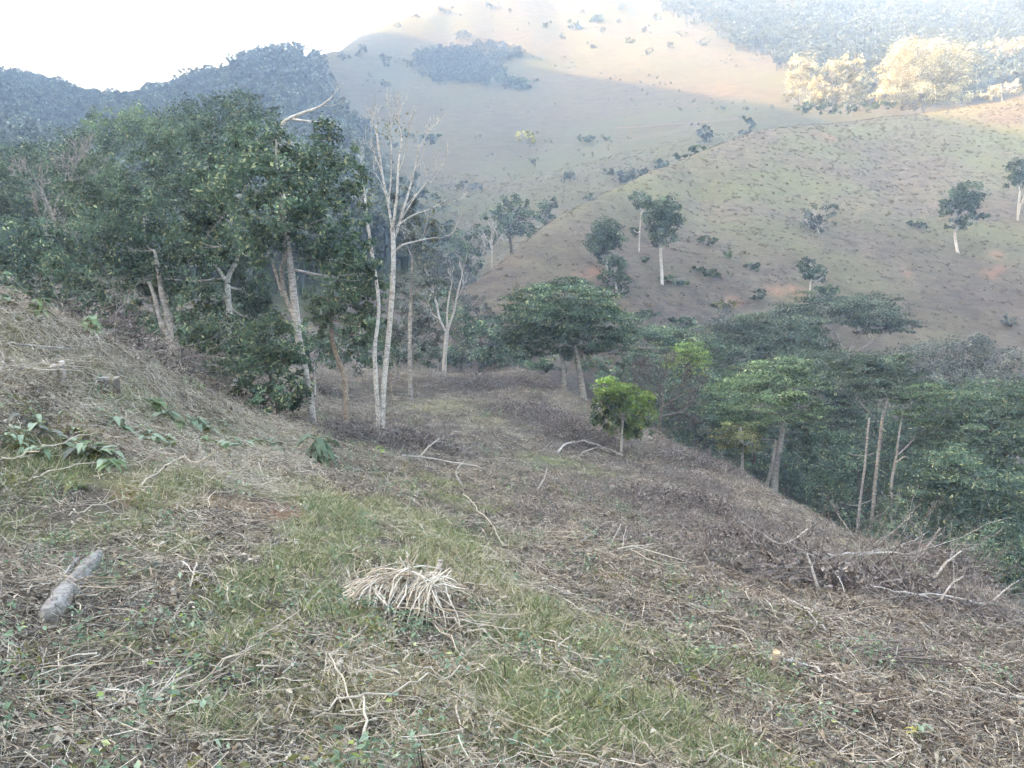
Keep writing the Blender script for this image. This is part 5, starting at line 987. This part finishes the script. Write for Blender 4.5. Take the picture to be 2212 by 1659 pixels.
def stalk_heap(label, px, py, n, spread_, h, mat, seed, name='stalk_heap', L=(.15, .4), w=(.003, .006)):
    r = np.random.default_rng(seed); c = hit(px, py); o = thing(name, label, 'straw heap', c, 'small heaps of cut stalks'); m = MB()
    for q in range(n):
        a = r.uniform(0, 6.28); ln = r.uniform(*L); s = np.linspace(0, 1, 5); d = np.array([math.cos(a), math.sin(a), 0]); p0 = np.array([*r.normal(0, spread_ * .4, 2), r.uniform(0, h)])
        pts = p0 + d * (ln * s)[:, None]; pts[:, 2] += h * r.uniform(-.6, .5) * s; wz = c + pts; pts[:, 2] = np.maximum(pts[:, 2], hgt(wz[:, 0], wz[:, 1]) + .006 - c[2]); pts += r.normal(0, .006, pts.shape)
        ww = r.uniform(*w); m.tube(pts, [ww, ww * .6], 4, cap=False)
    obj('stalks', m.mesh('stalks', mat, True), o)['kind'] = 'stuff'
stalk_heap('small heap of thick cut stubs right of the straw tussock, by a dark hollow', 1180, 1440, 40, .22, .12, M_pale, 61, L=(.12, .35), w=(.004, .008))
stalk_heap('heap of dry leaves and stalks at the bottom left corner', 60, 1500, 70, .35, .10, M_straw, 62, L=(.2, .6))
stalk_heap('straw heap on the bank at the left frame edge', 60, 800, 80, .9, .12, M_pale, 63, L=(.3, .8), w=(.004, .007))
stalk_heap('loose straw heap in the middle of the left edge, over the old log', 90, 1290, 60, .4, .09, M_straw, 64, L=(.2, .6))
stalk_heap('grey heap of cut brush stalks low at right, above the dark furrow', 1900, 1440, 70, .5, .18, M_brush, 65, L=(.3, .8), w=(.003, .007))
stalk_heap('tangle of thin sticks crossing in the centre above the tussock', 1300, 1200, 46, .7, .2, M_straw, 66, L=(.4, 1.1), w=(.004, .008))
stalk_heap('tangle of pale straw with red leaf bits left of bottom centre', 250, 1570, 60, .25, .08, M_pale, 67, L=(.15, .45))

def brush_pile(label, px, py, rx_m, ry_m, h, n, seed, mat=M_brush, leafy=True):
    r = np.random.default_rng(seed); c = hit(px, py, 17 if px < 760 else 5); o = thing('brush_pile', label, 'brush pile', c, 'piles of cut dried brush'); m = MB()
    for q in range(n):
        x, y = r.normal(0, .42, 2); p = np.array([x * rx_m, y * ry_m, 0]); p[2] = hgt(c[0] + p[0], c[1] + p[1]) - c[2] + r.uniform(0, h) * math.exp(-(x * x + y * y) * 1.2)
        d = unit(np.array([*r.normal(0, 1, 2), r.uniform(-.05, .45)])); grow(m, p, d, r.uniform(.35, 1.0), r.uniform(.006, .014), 2, r, .5, .03, (2, 4), .004, .18)
    obj('twigs', m.mesh('twigs', mat, True), o)['kind'] = 'stuff'
    if leafy:
        nl = n * 26; lv = MB(); xy = r.normal(0, .42, (nl, 2)); p = np.stack([xy[:, 0] * rx_m, xy[:, 1] * ry_m, np.zeros(nl)], -1)
        p[:, 2] = hgt(c[0] + p[:, 0], c[1] + p[:, 1]) - c[2] + r.uniform(0, 1, nl) * h * 1.1 * np.exp(-(xy ** 2).sum(1) * 1.2)
        lv.leaves(p, r.normal(size=(nl, 3)) + np.array([0, 0, .6]), r.uniform(.05, .13, nl), .5, r, fold=.25); obj('dead_leaves', lv.mesh('dead_leaves', mat), o)['kind'] = 'stuff'
for i, a in enumerate([
    ('brush pile on the crest of the spur in front of the umbrella tree', 1030, 838, 2.6, 1.8, .7, 70), ('large purple brown brush pile in the middle of the spur', 1160, 905, 2.6, 1.8, .8, 80), ('long brush pile just right of the large middle one', 1250, 950, 2.4, 1.8, .7, 70),
    ('brush heap at the foot of the white twin stems', 800, 958, 1.4, 1.0, .45, 40), ('dark brush heap right of the white twin stems', 895, 965, 1.4, 1.0, .5, 40), ('brush pile along the spur edge right of the sapling', 1480, 1000, 2.2, 1.4, .5, 50), ('flat brush pile in the middle of the right slope', 1480, 1095, 2.0, 1.3, .45, 50),
    ('brush pile under the thin whip on the right slope', 1650, 1205, 1.8, 1.2, .45, 50), ('brush pile around the upright bleached stub', 1790, 1270, 1.7, 1.0, .4, 45), ('brush pile on the lower right slope by the long pale branch', 1960, 1290, 1.8, 1.0, .4, 45), ('brown brush pile at the ravine edge, right end', 2060, 1240, 1.6, 1.0, .5, 45),
    ('dark brush heap in the shade behind the left bank', 420, 800, 2.0, 1.6, .7, 50), ('leafy brush heap between leaning trunk and crooked trunk', 720, 860, 1.6, 1.4, .5, 40), ('brush pile at the back of the spur under the umbrella tree', 1140, 835, 1.8, 1.2, .5, 35), ('brush heap behind the bank at the left', 290, 770, 1.8, 1.4, .6, 40)]):
    brush_pile(*a, 500 + i)

# --- log, stumps
def log():
    a, b = hit(104, 1362), hit(214, 1228); k = px2m((a[1] + b[1]) / 2); d = b - a; a = a + np.array([0, 0, .075]); b = b + np.array([0, 0, .11])
    o = thing('old_log', 'weathered grey log half buried in litter at the left', 'log', a); m = MB(); r = np.random.default_rng(3)
    m.tube(smooth_line([np.zeros(3), (b - a) * .35 + np.array([.01, 0, .015]), (b - a) * .7, b - a], 8), [19 * k, 23 * k, 21 * k, 20 * k, 12 * k], 16, wob=.16, r_=r); obj('trunk', m.mesh('trunk', B_log, True), o)
    m = MB(); s = hit(92, 1345) - a + np.array([0, 0, .06]); e = hit(172, 1228) - a + np.array([0, 0, .09]); m.tube(smooth_line([s, (s + e) / 2 + np.array([0, 0, .02]), e]), [7 * k, 8 * k, 3 * k], 8, wob=.25, r_=r); obj('split_slab', m.mesh('split_slab', B_log, True), o)
    m = MB(); s = hit(92, 1338) - a + np.array([0, 0, .02]); m.tube([s, s + np.array([.04, .03, .05]), s + np.array([.06, .05, .10])], [10 * k, 9 * k, 4 * k], 8, wob=.2, r_=r); obj('bark_chip', m.mesh('bark_chip', B_log, True), o)
log()
def stump(label, px, py, hgt_px, rpx, mat, cut, seed, tilt=(0, 0), prongs=1):
    r = np.random.default_rng(seed); c = hit(px, py); k = px2m(c[1]); o = thing('stump', label, 'stump', c, 'stumps of the cut trees')
    for q in range(prongs):
        off = np.array([(q - (prongs - 1) / 2) * rpx * 2.3 * k, r.normal(0, .5) * rpx * k, 0]); H = hgt_px * k * r.uniform(.75, 1.1); top = off + np.array([tilt[0] * H + r.normal(0, .05) * H, tilt[1] * H, H])
        m = MB(); m.tube([off - np.array([0, 0, .06]), off * .7 + top * .3, top], [rpx * 1.25 * k, rpx * k, rpx * .92 * k], 9, wob=.1, r_=r); st = obj('stem', m.mesh('stem', mat, True), o)
        n = 9; ang = np.arange(n) * 2 * math.pi / n; ring = top + np.stack([np.cos(ang), np.sin(ang) - .0, -.45 * np.sin(ang) * -1], -1) * np.array([rpx * .9 * k, rpx * .9 * k, rpx * .55 * k]) + np.array([0, 0, .006 + rpx * .5 * k])
        low = top + (ring - top) * np.array([1, 1, 0]) - np.array([0, 0, .01])
        V = np.concatenate([ring, low, [ring.mean(0)]]); Q = [[i, (i + 1) % n, n + (i + 1) % n, n + i] for i in range(n)]; T = [[2 * n, i, (i + 1) % n] for i in range(n)]
        mm = MB(); mm.add(V, Q, T); obj('cut_face', mm.mesh('cut_face', cut), st)
stump('stump with fresh orange slanting cut on the lower right slope', 1676, 1448, 34, 9, B_brown, B_cut, 1)
stump('pair of grey cut stubs side by side on the left bank', 128, 825, 38, 7, B_grey, B_dead, 2, (-.1, 0), 2)
stump('row of low dark broken stubs on the bank edge', 225, 842, 24, 7, B_dark, B_grey, 3, (.1, 0), 4)
stump('grey broken stub standing above the straw tussock', 945, 1240, 30, 6, B_dead, B_grey, 4, (.15, 0))
stump('small dark broken stub by the forked twig near green grass', 385, 1310, 36, 5, B_brown, B_grey, 5, (-.25, 0))
stump('pale cut stub on the spur crest beside the brush pile', 1290, 885, 10, 6, B_grey, B_dead, 6)

# --- broad leaved plants
def big_leaf(mb, p, d, L, w, r, droop=.5):
    """one broad leaf: six faces, folded on its midrib and bent down to the tip"""
    d = unit(d); side = unit(np.cross(d, [0, 0, 1.0]) + 1e-6); up = np.cross(side, d); s = [0, .3, .65, 1.0]; ww = [.06, 1.0, .8, .0]; V = []
    for q, a in zip(s, ww):
        c = p + d * L * q - np.array([0, 0, 1]) * droop * L * q * q
        V += [c - side * w / 2 * a + up * w * .16 * a, c, c + side * w / 2 * a + up * w * .16 * a]
    Q = [[3 * i + j, 3 * i + j + 1, 3 * i + j + 4, 3 * i + j + 3] for i in range(3) for j in range(2)]
    mb.add(np.array(V), Q)
def plant(name, label, px, py, h_px, n, Lpx, wfac, mat, seed, droop=.5, stems=1, lean=(0, 0), cat='plant', under=0.0, mat2=None, y0=1.3, group=None, lying=False):
    r = np.random.default_rng(seed); c = hit(px, py, y0); k = px2m(c[1]); o = thing(name, label, cat, c, group)
    for s in range(stems):
        H = h_px * k * r.uniform(.7, 1.1); t = np.array([lean[0] * H + r.normal(0, .2) * H, lean[1] * H + r.normal(0, .2) * H, H]); 
        if lying:
            az = r.choice([0.1, 3.0]) + r.normal(0, .5); t = np.array([math.cos(az) * H * 2.6, math.sin(az) * H * 1.6, 0]); w_ = c + t; t[2] = hgt(w_[0], w_[1]) - c[2] + r.uniform(.03, .22)
        pts = smooth_line([np.array([0, 0, -.03]), t * .5 + r.normal(0, .04, 3) * H + (np.array([0, 0, .08]) if lying else 0), t])
        m = MB(); m.tube(pts, [1.6 * k, .7 * k], 5); st = obj('stem', m.mesh('stem', L_olive, True), o)
        for q in range(max(3, n // stems)):
            u = r.uniform(.3, 1); j = min(int(u * (len(pts) - 1)), len(pts) - 1); a = r.uniform(0, 6.28); L = Lpx * k * r.uniform(.65, 1.2)
            mb = MB(); big_leaf(mb, pts[j], np.array([math.cos(a), math.sin(a), r.uniform(.0, .7)]), L, L * wfac, r, droop * r.uniform(.6, 1.5)); obj('leaf', mb.mesh('leaf', mat2 if (mat2 and r.uniform() < under) else mat), st)
plant('young_shrub', 'young shrub with drooping dark green lance leaves in front of the leaning tree', 690, 1010, 95, 46, 52, .30, L_mid, 11, .9, 4, mat2=L_under, under=.12)
for i, a in enumerate([
    ('cut leafy stem with grey green leaves at the left edge', 60, 985, 30, 12, 46, .5), ('cut leafy stem with wide leaves right of the left edge one', 150, 975, 34, 14, 50, .5), ('cut leafy stem with pale upturned leaf in the row', 290, 955, 34, 14, 50, .5), ('cut leafy stem with bright leaf sticking up in the row', 400, 945, 36, 14, 48, .5), ('cut leafy stem left of the bright upturned leaf', 345, 965, 28, 12, 44, .5),
    ('cut leafy stem in the right half of the row', 470, 955, 32, 12, 44, .5), ('cut leafy stem with folded leaves toward the right', 530, 960, 32, 12, 42, .5), ('rightmost cut leafy stem of the row', 585, 985, 26, 9, 40, .5), ('cut leafy stem drooping over the dark hollow', 215, 1005, 30, 12, 48, .5), ('leafy sprout at the back of the row, left', 120, 930, 36, 12, 46, .4)]):
    plant('cut_stem', a[0], a[1], a[2], a[3] * [.7, 1.1, .8, 1.25, .6, .9, 1, .7, .8, 1.2][i], int(a[4] * 3), a[5] * [.62, .8, .7, .9, .55, .75, .6, .7, .85, .6][i], a[6] * .85, [L_broad, L_gray, L_broad, L_bright, L_olive][i % 5], 600 + i, .6, 7, lying=True, mat2=L_under, under=.5, group='row of cut leafy stems')
plant('yellow_plant', 'low plant with yellow green leaves under the cut leafy stems', 165, 1060, 34, 16, 34, .35, L_vivid, 640, .4, 3, mat2=L_olive, under=.5)
plant('leafy_sprout', 'leafy sprout with hanging leaves on the bank edge, right one', 190, 720, 42, 22, 36, .42, L_bright, 641, .7, 3)
plant('leafy_sprout', 'leafy sprout on the bank edge near the left frame', 85, 690, 48, 26, 34, .42, L_bright, 642, .7, 4)
plant('leafy_sprout', 'green bushy sprout at the left frame edge on top of the bank', 15, 672, 40, 26, 28, .45, L_mid, 643, .5, 4)
plant('weed', 'pale leaved weed with one yellow leaf near the bottom right', 1985, 1600, 40, 18, 38, .3, L_under, 644, .6, 3, mat2=L_yel, under=.2)
plant('seedling', 'seedling with yellow green leaves at the foot of the white twin stems', 828, 985, 26, 7, 22, .5, L_vivid, 645, .9, 2)
plant('seedling', 'leafy seedling on the shaded floor behind the bank', 430, 850, 30, 14, 26, .5, L_bright, 646, .5, 3)
plant('seedling', 'small seedling at left frame edge beside the old log', 25, 1330, 30, 8, 30, .4, L_broad, 647, .4, 2)
plant('grass_blade_tuft', 'tuft of wide green grass blades at the bottom left', 410, 1430, 60, 6, 70, .10, L_bright, 648, .3, 2)
plant('weed', 'grey green weed beside the old log top', 330, 1240, 26, 16, 22, .5, L_gray, 649, .4, 4)
plant('weed', 'grey green weed right of the forked stubs', 450, 1350, 26, 16, 22, .5, L_gray, 650, .4, 4)
plant('weed', 'soft green weed right of the straw tussock', 1110, 1260, 22, 14, 24, .5, L_broad, 651, .4, 4)

# ------------------------------------------------------------------ far woods that read as one mass
def wood_protos():
    out = []
    for q in range(6):
        r = np.random.default_rng(900 + q); mb = MB(); R = 3.6 * r.uniform(.8, 1.2)
        for s in range(5):
            c = np.array([r.normal(0, 1.3), r.normal(0, 1.3), 5.2 + r.uniform(-1.6, 1.6)])
            lobe_leaves(mb, c, np.array([R * .55, R * .55, R * .5]), .75, 120, r, 'round')
        mb.tube([[0, 0, -1.5], [0.2, 0, 2], [0, .2, 5]], [.28, .22, .12], 5)
        out.append(proto('wood_tree', mb.mesh('wood_tree', L_far)))
    return out
WP = wood_protos()
def wood(name, label, mask, n, r0, r1, th0, th1, smin, smax, seed):
    r = np.random.default_rng(seed)
    rr = np.sqrt(r.uniform(r0 ** 2, r1 ** 2, n)); th = r.uniform(th0, th1, n); x = rr * np.sin(th); y = rr * np.cos(th); z = hgt(x, y)
    k = mask(x, y, z, r); x, y, z = x[k], y[k], z[k]; m = len(x)
    rot = np.stack([r.normal(0, .06, m), r.normal(0, .06, m), r.uniform(0, 6.28, m)], -1)
    scatter(name, WP, np.stack([x, y, z - .3], -1), rot, r.uniform(smin, smax, m), r.integers(0, len(WP), m), label, 'forest')
def colu(x, y): return col_of(x, y) * 1024 / W2
def m_left(x, y, z, r):
    c = colu(x, y); edge = wood_edge(x, y) + r.normal(0, 14, len(x))
    gap = fbm(x / 16, y / 16, 73, 2) > -.55
    return (y > 30) & (c < edge) & (y > np.interp(c, [-400, 0, 300, 420], [62, 72, 75, 110])) & gap
wood('left_forest', 'hazy blue green forest covering the hills on the left', m_left, 9000, 60, 430, -.95, -.05, .75, 1.25, 11)
def m_gully(x, y, z, r):
    c = colu(x, y); e = np.zeros(len(x), bool)
    for px, py, ra in [(960,115,13),(1010,105,14),(1050,110,13),(985,135,12),(1020,135,11),(1065,150,10)]:
        h = hit(px, py + 20, 200); e |= np.hypot(x - h[0], (y - h[1]) * .8) < ra * (.75 + .9 * fbm(x / 11, y / 11, 87, 3)) * r.uniform(.6, 1.1, len(x))
    return e
wood('gully_wood', 'dark wood in the gully of the back hill', m_gully, 3600, 230, 420, -.2, .05, .35, .65, 13)
def m_far(x, y, z, r):
    c = colu(x, y); d = fbm(x / 28, y / 28, 83, 3)
    lo = np.interp(c, [640, 720, 780, 840, 900, 1024, 1200], [430, 360, 300, 262, 262, 275, 290])
    dens = np.interp(c, [620, 700, 780, 840], [.12, .35, .8, 1.0])
    return (y > lo) & (c > 600) & (r.uniform(0, 1, len(x)) < dens) & (d > -.45)
wood('far_forest', 'blue hazed forest on the mountain behind the saddle', m_far, 9000, 250, 640, .08, .75, .75, 1.25, 17)
# scattered trees of the sunlit upper slope: each its own thing
def slope_trees():
    r = np.random.default_rng(23); src = None; cnt = 0
    spots = [(1180,60),(1215,85),(1260,30),(1300,70),(1335,50),(1360,95),(1395,70),(1420,45),(1445,105),(1470,80),(1500,60),(1520,100),(1545,40),(1560,75),(1590,110),(1600,55),(1625,85),(1650,120),(1660,45),(1340,20),(1440,20),(1530,15),(1610,20),(1400,120),(1280,105),(860,60),(900,40),(960,30),(740,130),(700,110),(800,165),(690,170),(1100,30),(1060,20)]
    words = 'first second third fourth fifth sixth seventh eighth ninth tenth eleventh twelfth thirteenth fourteenth fifteenth sixteenth seventeenth eighteenth nineteenth twentieth twenty-first twenty-second twenty-third twenty-fourth twenty-fifth twenty-sixth'.split()
    rank = lambda p: words[sorted(q[0] for q in spots if (q[0] > 1150) == (p > 1150)).index(p)]
    for i, (px, py) in enumerate(spots):
        h = hit(px, py, 230); s = r.uniform(.45, .8)
        o = obj('upper_slope_tree', WP[i % 6].data, None, h - np.array([0, 0, 2.6 * s])); o.scale = (s, s, s * r.uniform(.8, 1.1)); o.rotation_euler = (0, 0, r.uniform(0, 6.28))
        sunny = px > 1150
        tag(o, 'small tree on the bright sunlit upper slope, %s from the left' % rank(px) if sunny else 'small dark tree on the hazy grass slope under the skyline, %s from the left' % rank(px), 'tree', 'trees on the sunlit upper slope' if sunny else 'trees on the hazy grass slope')
slope_trees()

def m_scrub(x, y, z, r):
    c = colu(x, y); n = fbm(x / 22, y / 22, 101, 3)
    return (y > np.interp(c, [330, 465, 560, 660, 745, 860], [125, 125, 150, 185, 225, 250])) & (c > wood_edge(x, y)) & (c < 800) & (n > np.interp(y, [150, 300, 400], [.22, .1, -.05]))
def scrub():
    r = np.random.default_rng(29); n = 1300; rr = np.sqrt(r.uniform(120 ** 2, 440 ** 2, n)); th = r.uniform(-.3, .36, n); x, y = rr * np.sin(th), rr * np.cos(th); z = hgt(x, y); k = m_scrub(x, y, z, r)
    x, y, z = x[k], y[k], z[k]; m = len(x); rot = np.stack([np.zeros(m), np.zeros(m), r.uniform(0, 6.28, m)], -1)
    scatter('scrub', WP, np.stack([x, y, z - .9 * .25], -1), rot, r.uniform(.06, .20, m), r.integers(0, len(WP), m), 'low scrub dotted over the back hill', 'scrub')
scrub()
def track():
    pts = [hit(a, b, 150) for a, b in ((1330, 278), (1400, 274), (1480, 268), (1560, 262), (1610, 258))]
    ln = smooth_line(pts, 6); ln[:, 2] = hgt(ln[:, 0], ln[:, 1]); t = unit(np.gradient(ln, axis=0)); side = unit(np.cross(t, [0, 0, 1.0])); w = (.45 + .5 * vnoise(ln[:, 0] / 3, ln[:, 1] / 3, 5))[:, None]
    a, b = ln - side * w, ln + side * w; a[:, 2] = hgt(a[:, 0], a[:, 1]) + .25; b[:, 2] = hgt(b[:, 0], b[:, 1]) + .25
    n = len(ln); V = np.concatenate([a, b]); Q = np.array([[i, i + 1, n + i + 1, n + i] for i in range(n - 1)])
    o = obj('path', mk_mesh('path', V, [Q], M_track, True)); o['kind'] = 'structure'
M_track = bark_mat('red_earth', (.13, .085, .06), (.17, .115, .08), (.21, .15, .105), 1.2)
track()

# ------------------------------------------------------------------ the air
def haze():
    x0, x1, y0, y1, z0, z1 = -1180, 1180, -1180, 1180, float(GZ.min()) - 5, float(GZ.max()) + 25
    V = [(x, y, z) for z in (z0, z1) for y in (y0, y1) for x in (x0, x1)]
    F = np.array([[0, 2, 3, 1], [4, 5, 7, 6], [0, 1, 5, 4], [2, 6, 7, 3], [0, 4, 6, 2], [1, 3, 7, 5]])
    m, nt, out = nodes('air'); v = N_(nt, 'ShaderNodeVolumePrincipled')
    v.inputs['Color'].default_value = (.50, .70, 1.0, 1); v.inputs['Absorption Color'].default_value = (1, 1, 1, 1); v.inputs['Density'].default_value = 0.0014; v.inputs['Anisotropy'].default_value = 0.35
    nt.links.new(v.outputs[0], out.inputs['Volume'])
    o = obj('haze', mk_mesh('haze', V, [F], m)); o['kind'] = 'stuff'
haze()
